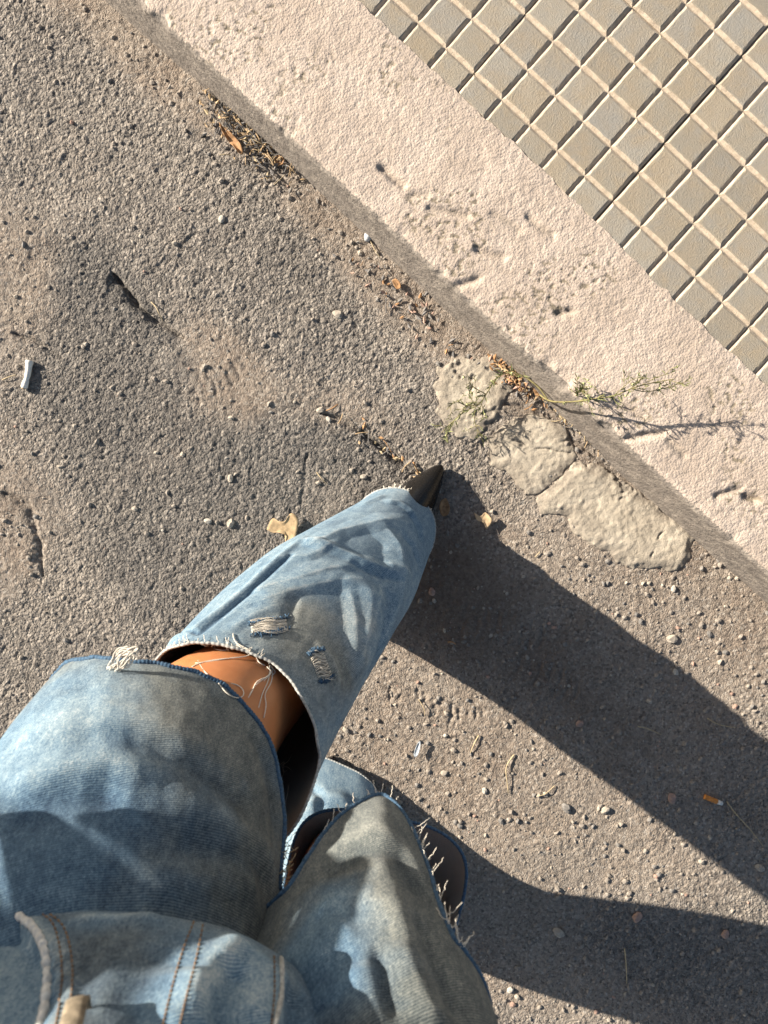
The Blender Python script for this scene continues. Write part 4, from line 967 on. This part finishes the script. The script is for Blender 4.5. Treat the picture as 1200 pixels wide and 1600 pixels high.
# the phone that takes the picture, held behind its own lens
ph = MB(); c0 = CAM + np.array([0, 0, .012]); px_, py_, pz_ = RIGHT, DOWN, -FWD
vs_ = []; prof_ = []
for hz in (0.0, .0015, .0065, .008):
    ins = .0012 if hz in (0.0, .008) else 0
    for a in np.linspace(0, 2 * math.pi, 40, endpoint=False):
        cx = np.sign(math.cos(a)) * (.036 - .009) + .009 * math.cos(a); cy = np.sign(math.sin(a)) * (.074 - .009) + .009 * math.sin(a)
        vs_.append(c0 + px_ * cx * (1 - ins * 20) + py_ * (cy * (1 - ins * 10) + .055) + pz_ * hz)
fs = [[r_ * 40 + k, r_ * 40 + (k + 1) % 40, (r_ + 1) * 40 + (k + 1) % 40, (r_ + 1) * 40 + k] for r_ in range(3) for k in range(40)] + [list(range(40))[::-1], [120 + k for k in range(40)]]
phone = mesh_obj('phone', vs_, fs, M['phone'], None); tag(phone, 'dark phone held out in the right hand above the road', 'phone')

# ------------------------------------------------------------------ things on the road
def slab(name, poly, hgt, label, seed, cracks=(), pits=0):
    """a thin spread of old mortar with a ragged, broken rim"""
    xy = np.array([px2xy(*p) for p in poly]); lo = xy.min(0) - .012; hi = xy.max(0) + .012; st = .0018
    X, Y = np.meshgrid(np.arange(lo[0], hi[0], st), np.arange(lo[1], hi[1], st))
    jx = .022 * (fbm(X * 40, Y * 40, seed, 5) - .5); jy = .022 * (fbm(X * 45 + 9, Y * 45, seed + 1, 4) - .5)
    sd = poly_sd(X + jx, Y + jy, [tuple(p) for p in xy])
    base = np.interp(0, [0], [0])
    u = (X - CAM[0]) * EU[0] + (Y - CAM[1]) * EU[1]; v = (X - CAM[0]) * EV[0] + (Y - CAM[1]) * EV[1]
    i = np.clip(np.searchsorted(gu, u), 0, len(gu) - 1); j = np.clip(np.searchsorted(gv, v), 0, len(gv) - 1)
    low = .010 * (fbm(X * 5, Y * 5, 33, 3) - .5)
    Z = low + .001 + hgt * sstep(-.0015, .014, sd) - .012 * sstep(.0, -.004, sd) + (.0016 * (fbm(X * 30, Y * 30, seed + 5, 4) - .5) * 2 + .0024 * (fbm(X * 170, Y * 170, seed + 6, 2) - .5))
    Z += .0022 * (fbm(X * 12, Y * 12, seed + 2, 2) - .5)
    pt_ = sstep(.60, .68, fbm(X * 75, Y * 75, seed + 8, 3)) * sstep(.5, .62, fbm(X * 13, Y * 13, seed + 9, 2)) * pits
    Z -= .004 * pt_
    for cr in cracks:
        d, t = seg_dist(X + jx * .5, Y + jy * .5, [px2xy(*p) for p in cr]); k = np.exp(-(d / .0012) ** 2) * sstep(.3, .5, fbm(X * 70, Y * 70, seed + 12, 2)); Z -= .003 * k; pt_ = np.maximum(pt_, .8 * k)
    keepv = sd > -.006
    idx = np.full(X.shape, -1); idx[keepv] = np.arange(keepv.sum())
    q = np.stack([idx[:-1, :-1], idx[:-1, 1:], idx[1:, 1:], idx[1:, :-1]], -1).reshape(-1, 4); q = q[(q >= 0).all(1)]
    o = mesh_obj(name, np.stack([X, Y, Z], -1)[keepv], q, M['mortar']); attr(o, 'pit', pt_[keepv]); attr(o, 'rim', np.exp(-np.maximum(sd, 0) / .018)[keepv]); tag(o, label, 'mortar patch', 'mortar patches at the kerb foot'); return o
slab('mortar_patch', [(683, 575), (700, 566), (735, 556), (765, 554), (790, 566), (800, 600), (790, 640), (765, 668), (735, 690), (712, 684), (700, 660), (684, 640), (677, 605)], .0026, 'rough pale mortar patch under the left stems of the weed', 301, (), .6)
slab('mortar_patch', [(762, 690), (790, 662), (830, 640), (870, 660), (895, 690), (903, 715), (868, 745), (840, 776), (820, 772), (790, 740), (765, 715)], .0022, 'middle pale mortar patch right of the shoe tip, between two others', 311, [((800, 690), (840, 700), (890, 705))], 1.0)
slab('mortar_patch', [(845, 778), (880, 740), (908, 716), (950, 735), (1000, 765), (1035, 800), (1065, 815), (1090, 835), (1078, 870), (1060, 893), (1020, 885), (985, 893), (950, 865), (905, 838), (880, 806), (848, 802)], .0042, 'largest pale mortar patch, broken off at its right end', 321, [((1015, 868), (1030, 835), (1060, 820))], .7)

def stone(px, py, r, mat, label, seed, name='pebble', sx=1.2, sy=.85, sz=.6, smooth=False):
    p = G(px, py, r * sz * .45); vs_, fs = ico(r, sx, sy, sz, seed, 2); a = seed * 1.7
    ca, sa = math.cos(a), math.sin(a)
    o = mesh_obj(name, [(v[0] * ca - v[1] * sa, v[0] * sa + v[1] * ca, v[2]) for v in vs_], fs, M[mat], None, smooth); o.location = p
    return tag(o, label, 'pebble', 'loose pebbles on the road')
for a in [(347, 343, .0055, 'chalk', 'small white pebble on open asphalt left of the kerb', 1), (528, 491, .0070, 'pebble', 'tan angular stone chip midway between kerb and shoe', 2), (360, 818, .0068, 'pebble', 'round cream pebble left of the brown card scrap', 3),
          (325, 814, .0050, 'chalk', 'white chip just left of the round cream pebble', 4), (360, 747, .0052, 'pebble', 'flat cream pebble on the asphalt above the card scrap', 5), (568, 745, .0048, 'pebble', 'small cream pebble left of the shoe tip', 6),
          (1049, 1247, .0075, 'pebble_red', 'pinkish pebble in shadow left of the cigarette end', 7), (905, 1130, .0055, 'pebble_red', 'pinkish pebble in the middle of the leg shadow', 8), (1056, 1050, .0048, 'chalk', 'white speck of stone in the shadow near its upper edge', 9),
          (945, 1265, .0065, 'pebble', 'beige pebble on sunlit dirt between the two shadows', 10), (885, 1262, .0075, 'pebble_dark', 'grey stone on sunlit dirt between the two shadows', 11), (995, 1432, .0080, 'pebble_red', 'reddish pebble in the lower shadow', 12),
          (873, 1458, .0080, 'pebble', 'pale pebble in the lower shadow near the jeans flap', 13), (1133, 1460, .0065, 'pebble_red', 'reddish pebble in the lower shadow by the right edge', 14), (1188, 1357, .0065, 'pebble', 'pale pebble at the lower rim of the upper shadow', 15),
          (1052, 920, .0045, 'chalk', 'tiny white stone on sunlit gravel below the largest mortar patch', 16), (1050, 998, .0075, 'pebble', 'beige stone on sunlit gravel above the upper shadow', 17), (675, 925, .0055, 'pebble_red', 'pink chip of stone in shadow beside the jeans', 18),
          (694, 1208, .0050, 'pebble', 'cream chip on dirt left of the straw bits', 19), (757, 1235, .0045, 'chalk', 'small white chip below the straw bits', 20), (500, 640, .0050, 'pebble', 'pale chip beside the crack left of the shoe', 21), (513, 655, .0042, 'chalk', 'white chip at the end of the crack left of the shoe', 22),
          (797, 1545, .0050, 'chalk', 'white chip on the sunlit strip at the bottom edge', 23), (540, 1140, .0045, 'pebble', 'pale chip beside the trailing shoe', 24)]:
    stone(*a)
gl = stone(576, 368, .0075, 'cap', 'shiny dark oval pebble lying at the kerb foot', 3, 'glossy_pebble', 1.35, .85, .7, True)

def butt(p0, p1, r, name, label):
    a = G(*p0, r * .9); b = G(*p1, r * .9); d = b - a; e = empty(name, tuple((a + b) / 2)); tag(e, label, 'cigarette end', 'cigarette ends on the road')
    loc = lambda p: p - (a + b) / 2
    return e, a, b, d, loc
e, a, b, d, loc = butt((1099, 1243), (1127, 1254), .0037, 'cigarette_end', 'orange cigarette end with white tip lying in the shadow')
mb = MB(); q = spline([loc(a), loc(a + d * .4) + np.array([0, 0, .0006]), loc(a + d * .72)], 12); mb.add(tube(q, .0037 * (1 + .08 * np.sin(np.arange(12) * 2.3)), 12)); mb.build('filter', M['filt'], e)
mb = MB(); mb.add(tube([loc(a + d * .7), loc(a + d * .85), loc(a + d * .99)], [.0037, .0035, .0031], 12)); mb.build('paper', M['white'], e)
mb = MB(); mb.add(tube([loc(a + d * .98), loc(a + d * 1.03)], [.0028, .0018], 10)); mb.build('ash', M['ash'], e)
e, a, b, d, loc = butt((48, 564), (40, 607), .0048, 'cigarette_end', 'flattened off-white cigarette end near the left edge')
mb = MB(); n = 22; q = spline([loc(a), loc(a + d * .5) + np.array([.002, 0, .0004]), loc(b)], n); prof_ = np.interp(np.linspace(0, 1, n), [0, .1, .25, .55, .62, .7, .9, 1], [.0052, .0060, .0046, .0042, .0035, .0044, .0052, .004]); mb.add(tube(q, prof_, 12)); mb.build('paper', M['white'], e)
mb = MB(); mb.add(tube([loc(b) - d * .03, loc(b) + d * .04], [.0042, .003], 10)); mb.build('filter', M['card'], e)

def twig(pts, r, label, mat='straw', name='twig', lift=.0025):
    q = spline([G(x, y, lift + (.002 if 0 < k < len(pts) - 1 else 0)) for k, (x, y) in enumerate(pts)], 16); n = len(q)
    mb = MB(); mb.add(tube(q, np.linspace(r, r * .55, n) * (1 + .12 * np.sin(np.arange(n) * 1.7)), 6)); o = mb.build(name, M[mat]); return tag(o, label, 'twig', 'dry stalks on the road')
for pts, r, lab in [([(748, 1148), (741, 1160), (735, 1176)], .0013, 'short straw stalk between the two shadows, nearest the upper one'), ([(803, 1178), (795, 1188), (790, 1200), (792, 1222), (794, 1238)], .0012, 'bent straw stalk between the two shadows'), ([(866, 1226), (850, 1238), (838, 1242)], .0008, 'thin straw on sunlit dirt right of the bent stalk'),
                    ([(1135, 1252), (1150, 1272), (1172, 1296), (1192, 1322)], .0011, 'long thin twig right of the orange cigarette end'), ([(975, 1480), (977, 1505), (979, 1536)], .0012, 'straight twig in the lower shadow'), ([(997, 1135), (1012, 1138), (1033, 1148)], .0010, 'curved stalk in the middle of the upper shadow'),
                    ([(1105, 1122), (1122, 1131), (1148, 1136)], .0009, 'thin stalk in the upper shadow near its sunlit rim'), ([(5, 594), (15, 590), (26, 586)], .0011, 'short straw beside the off-white cigarette end'), ([(646, 722), (650, 731), (655, 740)], .0015, 'brown stick touching the shoe tip'),
                    ([(236, 472), (244, 480), (250, 492), (252, 500)], .0010, 'curved stalk lying along the left crack'), ([(495, 738), (503, 748), (511, 756)], .0009, 'tiny stalk left of the leading shin'), ([(836, 870), (843, 862)], .0012, 'short pale stalk on sunlit gravel above the shadow'),
                    ([(654, 1092), (662, 1105), (664, 1118)], .0008, 'thin stalk on dirt right of the trailing shoe'), ([(578, 375), (586, 392), (594, 402)], .0008, 'stalk below the shiny oval pebble'), ([(700, 1003), (706, 1002), (712, 1006)], .0016, 'orange brown stub in the shadow beside the shin')]:
    twig(pts, r, lab, 'leaf_dry' if 'stub' in lab or 'stick' in lab else 'straw')
# things printed by hand: a straight scratch on the kerb is part of the kerb
def flake(poly, z, mat, name, label, cat, group=None, curl=.004, seed=0):
    """a thin torn sheet with thickness, curled off the ground"""
    pts = np.array(poly, float); c0 = pts.mean(0); ring_ = []
    P = spline(np.vstack([pts, pts[:1]]), len(pts) * 4)[:-1]
    mb = []; fs = []; K = 5; n = len(P)
    for k in range(K):
        f = 1 - k / K
        for p in P:
            q = c0 + (p - c0) * f; g = G(q[0], q[1], 0); rr = np.hypot(*(q - c0)) / 20
            gz = max(g[2], 0) * .4 + z + curl * (f ** 2) * (.5 + .8 * mnoise.noise(Vector((q[0] * .06 + seed, q[1] * .06, seed)))) ; mb.append([g[0], g[1], gz])
    g = G(c0[0], c0[1]); mb.append([g[0], g[1], z + .001])
    for k in range(K - 1):
        for j in range(n): fs.append([k * n + j, k * n + (j + 1) % n, (k + 1) * n + (j + 1) % n, (k + 1) * n + j])
    for j in range(n): fs.append([(K - 1) * n + j, (K - 1) * n + (j + 1) % n, K * n])
    o = mesh_obj(name, mb, fs, M[mat]); sm_ = o.modifiers.new('thickness', 'SOLIDIFY'); sm_.thickness = .0005
    return tag(o, label, cat, group)
cp = lambda L: [(220 + x / 2.308, 700 + y / 2.308) for x, y in L]
flake(cp([(457, 292), (470, 262), (482, 252), (500, 262), (522, 262), (540, 236), (556, 238), (572, 262), (565, 305), (556, 335), (540, 352), (524, 344), (528, 316), (500, 304), (478, 304)]), .006, 'card', 'card_scrap', 'torn scrap of brown card lying against the left shin', 'card scrap', None, .005, 2)
flake([(740, 800), (750, 806), (757, 800), (764, 806), (768, 815), (760, 826), (754, 816), (744, 812)], .006, 'leaf_pale', 'dry_leaf', 'torn pale leaf in the shadow right of the shoe', 'leaf', 'dry leaves on the road', .004, 5)
flake([(688, 782), (696, 778), (702, 790), (700, 803), (691, 806), (686, 794)], .005, 'leaf_dry', 'dry_leaf', 'brown leaf tucked against the right side of the shoe', 'leaf', 'dry leaves on the road', .004, 6)
flake([(346, 198), (354, 206), (364, 214), (372, 222), (379, 232), (383, 246), (375, 244), (367, 234), (358, 224), (350, 212)], .008, 'leaf_dry', 'dry_leaf', 'long curled orange leaf at the litter by the kerb', 'leaf', 'dry leaves on the road', .010, 7)
flake([(612, 440), (618, 437), (625, 443), (626, 452), (619, 453)], .005, 'leaf_dry', 'dry_leaf', 'small orange leaf fragment at the kerb foot', 'leaf', 'dry leaves on the road', .004, 8)
flake([(429, 250), (437, 246), (445, 252), (444, 260), (434, 262)], .006, 'leaf_dry', 'dry_leaf', 'reddish leaf fragment at the lower end of the litter', 'leaf', 'dry leaves on the road', .004, 9)
flake([(1168, 768), (1172, 764), (1176, 770), (1171, 774)], .004, 'leaf_pale', 'dry_leaf', 'tiny leaf fragment on the kerb', 'leaf', 'dry leaves on the road', .002, 10) if False else None
flake([(646, 1176), (649, 1166), (653, 1157), (657, 1156), (656, 1166), (653, 1176), (649, 1180)], .006, 'feather', 'feather', 'small blue-grey feather on the sunlit dirt', 'feather', None, .003, 11)

# litter that nobody could count: crumbs of stone, and the leaf and straw bits caught at the kerb
def scatter(name, n, pick, rlo, rhi, mats, label, cat, seed, sub=1):
    rr = random.Random(seed); base = [ico(1, rr.uniform(.9, 1.4), rr.uniform(.7, 1), rr.uniform(.5, .8), k, sub, .25) for k in range(8)]
    V_, F_, MI = [], [], []; o_ = 0
    for k in range(n):
        px, py = pick(rr); x, y = px2xy(px, py)
        if y > Y_FOOT - .002: continue
        r_ = rlo + (rhi - rlo) * rr.random() ** 3; vs_, fs = base[rr.randrange(8)]; a = rr.uniform(0, 6.28); ca, sa = math.cos(a), math.sin(a); z = road_z(x, y) + r_ * .25
        for v in vs_: V_.append((x + r_ * (v[0] * ca - v[1] * sa), y + r_ * (v[0] * sa + v[1] * ca), z + r_ * v[2]))
        for f in fs: F_.append([i + o_ for i in f])
        MI += [rr.choices(range(len(mats)), [w_ for _, w_ in mats])[0]] * len(fs); o_ += len(vs_)
    o = mesh_obj(name, V_, F_, None, None, False)
    for m_, _ in mats: o.data.materials.append(M[m_])
    o.data.polygons.foreach_set('material_index', np.array(MI, np.int32)); return tag(o, label, cat, None, 'stuff')
def pick_dirt(rr):
    while True:
        px, py = rr.uniform(-40, 1240), rr.uniform(-40, 1640); x, y = px2xy(px, py)
        u = (x - CAM[0]) * EU[0] + (y - CAM[1]) * EU[1]; v = (x - CAM[0]) * EV[0] + (y - CAM[1]) * EV[1]
        i = int(np.clip(np.searchsorted(gu, u), 0, len(gu) - 1)); j = int(np.clip(np.searchsorted(gv, v), 0, len(gv) - 1))
        w_ = .12 + .5 * min(dirt[j, i], 1) + (.55 if py > 820 and px > 480 else 0)
        if rr.random() < w_: return px, py
M['grit'] = mat_plain('dusty_grit', (.27, .235, .20), .95, .3, 300)
scatter('gravel', 5200, pick_dirt, .0010, .0046, [('grit', 8), ('pebble', 1.4), ('pebble_dark', 2.6), ('pebble_red', .4), ('chalk', .04)], 'loose gravel and grit scattered over the road', 'gravel', 5)
def bits(name, n, cx, cy, sx_, sy_, ang, zl, mats, label, seed, straw=0, zb=.002):
    rr = random.Random(seed); mb = MB(); MI = []; a0 = math.radians(ang)
    for k in range(n):
        a, b = rr.gauss(0, sx_), rr.gauss(0, sy_); px = cx + a * math.cos(a0) - b * math.sin(a0); py = cy + a * math.sin(a0) + b * math.cos(a0)
        x, y = px2xy(px, py); y = min(y, Y_FOOT - .001); z = road_z(x, y) + zb + rr.uniform(0, zl); m_ = rr.randrange(len(mats))
        if rr.random() < straw:
            L = rr.uniform(.006, .022); d_ = rr.uniform(0, 6.28); p0 = np.array([x, y, z]); p1 = p0 + np.array([math.cos(d_) * L, math.sin(d_) * L, rr.uniform(-.003, .006)]); f0 = len(mb.f)
            mb.add(tube(spline([p0, (p0 + p1) / 2 + np.array([rr.uniform(-.002, .002), rr.uniform(-.002, .002), .002]), p1], 6), rr.uniform(.0004, .0009), 5)); MI += [m_] * (len(mb.f) - f0)
        else:
            L = rr.uniform(.0025, .0065); d_ = rr.uniform(0, 6.28); t1 = np.array([math.cos(d_), math.sin(d_), rr.uniform(-.5, .5)]); t2 = np.cross(t1, [rr.uniform(-.4, .4), rr.uniform(-.4, .4), 1]); t2 /= np.linalg.norm(t2); c0 = np.array([x, y, z]); nrm = np.cross(t1, t2) * L * .25
            vs_ = [c0 - t1 * L, c0 - t2 * L * .45 + nrm, c0 + t1 * L, c0 + t2 * L * .45 + nrm, c0 - nrm * .2]; f0 = len(mb.f)
            mb.add((vs_, [[0, 1, 4], [1, 2, 4], [2, 3, 4], [3, 0, 4]])); MI += [m_] * (len(mb.f) - f0)
    o = mb.build(name, None, None, False)
    for m_ in mats: o.data.materials.append(M[m_])
    o.data.polygons.foreach_set('material_index', np.array(MI, np.int32)); sm_ = o.modifiers.new('thickness', 'SOLIDIFY'); sm_.thickness = .0003
    return tag(o, label, 'litter', None, 'stuff')
bits('leaf_litter', 420, 392, 212, 42, 17, 44, .008, ['straw', 'leaf_pale', 'pebble_dark', 'ash', 'ash', 'sole', 'card'], 'clump of straw and leaf crumbs caught at the upper kerb foot', 1, .45)
bits('leaf_litter', 210, 808, 594, 24, 8, 35, .012, ['leaf_dry', 'leaf_pale', 'pebble_red', 'leaf_dry', 'ash'], 'brown leaf crumbs heaped at the root of the weed', 2, .1)
bits('leaf_litter', 120, 905, 660, 40, 9, 42, .005, ['leaf_pale', 'straw', 'ash', 'pebble_dark'], 'dry crumbs along the kerb foot right of the weed', 3, .25)
bits('leaf_litter', 34, 605, 700, 42, 7, 42, .004, ['straw', 'leaf_pale', 'ash', 'leaf_dry'], 'straw and crumbs lodged in the crack beside the shoe', 4, .45)
bits('leaf_litter', 70, 640, 480, 70, 16, 42, .003, ['leaf_dry', 'ash', 'ash', 'pebble_red', 'pebble_dark'], 'dark crumbs strewn along the middle of the kerb foot', 5, .08)

# ------------------------------------------------------------------ the weed in the kerb joint
wr = empty('weed', tuple(np.array([*px2xy(868, 604), 0.0]))); tag(wr, 'straggly green weed rooted at the kerb foot, one stem over the kerb', 'weed')
WI = Matrix.Translation(-Vector(wr.location)); rw = random.Random(12)
def wpart(mb, name, mat):
    if mb.v: o = mb.build(name, M[mat], wr); o.matrix_parent_inverse = WI; return o
def leafv(p, d, L, wd):
    d = d / (np.linalg.norm(d) + 1e-9); s_ = np.cross(d, [rw.uniform(-.5, .5), rw.uniform(-.5, .5), 1.0]); s_ /= np.linalg.norm(s_) + 1e-9; n_ = np.cross(s_, d)
    return [p, p + d * L * .45 + s_ * wd + n_ * L * .08, p + d * L + n_ * L * rw.uniform(-.2, .1), p + d * L * .45 - s_ * wd + n_ * L * .08, p + d * L * .5 - n_ * wd * .3], [[0, 1, 4], [1, 2, 4], [2, 3, 4], [3, 0, 4]]
def stem_w(pts, r0, r1, nl, Lf, flower=0, dens=1):
    q = spline(np.array(pts), 40); mb = MB(); mb.add(tube(q, np.linspace(r0, r1, 40), 6)); wpart(mb, 'stem', 'stem')
    lv = MB(); tg = MB(); fl = MB()
    for k in range(int(nl * .8)):
        i = rw.randrange(8, 39); p = q[i]; T = q[min(i + 1, 39)] - q[i - 1]; T /= np.linalg.norm(T)
        d = T * rw.uniform(.2, 1) + np.array([rw.gauss(0, .7), rw.gauss(0, .7), rw.uniform(-.2, .7)])
        L = Lf * rw.uniform(.5, 1.2)
        if rw.random() < .3:
            e_ = p + d / np.linalg.norm(d) * L * 2.2; mid = (p + e_) / 2 + np.array([rw.gauss(0, .002), rw.gauss(0, .002), .002]); sp_ = spline([p, mid, e_], 8); tg.add(tube(sp_, .0004, 5))
            for j in (3, 4, 5, 6, 7): lv.add(leafv(sp_[j], d + np.array([rw.gauss(0, .8), rw.gauss(0, .8), rw.gauss(0, .4)]), L * .8, L * .08))
            if rw.random() < flower:
                fl = MB(); fl.add(tuple([[e_ + v for v in ico(.0018, 1, 1, 1, k, 1)[0]], ico(.0018, 1, 1, 1, k, 1)[1]])); wpart(fl, 'flower', 'weed_pale')
        else: lv.add(leafv(p, d, L * 1.1, L * .10))
    [o_.__setitem__('kind', 'stuff') for o_ in (wpart(lv, 'leaf', 'weed'), wpart(tg, 'twig', 'stem')) if o_ is not None]
def Z3(L): return [W(x, y, z) for x, y, z in L]
stem_w(Z3([(858, 628, .040), (842, 606, .040), (818, 588, .036), (794, 582, .034), (775, 592, .032), (762, 612, .030), (748, 632, .030), (728, 642, .026), (708, 658, .022), (690, 676, .018)]), .0015, .0006, 84, .011, .35)
stem_w(Z3([(748, 632, .030), (730, 634, .034), (712, 628, .036), (698, 640, .034)]), .0009, .0004, 26, .009, .4)
stem_w(Z3([(760, 616, .030), (745, 608, .036), (735, 600, .040)]), .0008, .0004, 18, .008, .3)
stem_w(Z3([(742, 640, .028), (742, 660, .022), (750, 678, .018), (756, 694, .014)]), .0007, .0004, 16, .008, .2)
stem_w(Z3([(838, 612, .002), (858, 626, .045), (890, 628, .104), (930, 623, .122), (960, 618, .135), (990, 606, .142), (1020, 598, .146), (1055, 592, .150)]), .0014, .0005, 64, .010, .1)
stem_w(Z3([(960, 618, .135), (975, 604, .142), (990, 592, .150), (1010, 590, .152)]), .0007, .0003, 18, .008, .1)
stem_w(Z3([(985, 607, .140), (1010, 612, .138), (1040, 606, .140), (1060, 600, .142)]), .0007, .0003, 20, .008, .1)
stem_w(Z3([(1000, 603, .142), (1025, 590, .156), (1050, 582, .160)]), .0006, .0003, 14, .008, .1)
stem_w(Z3([(900, 618, .095), (905, 612, .106), (912, 608, .112)]), .0009, .0005, 46, .010, .3)
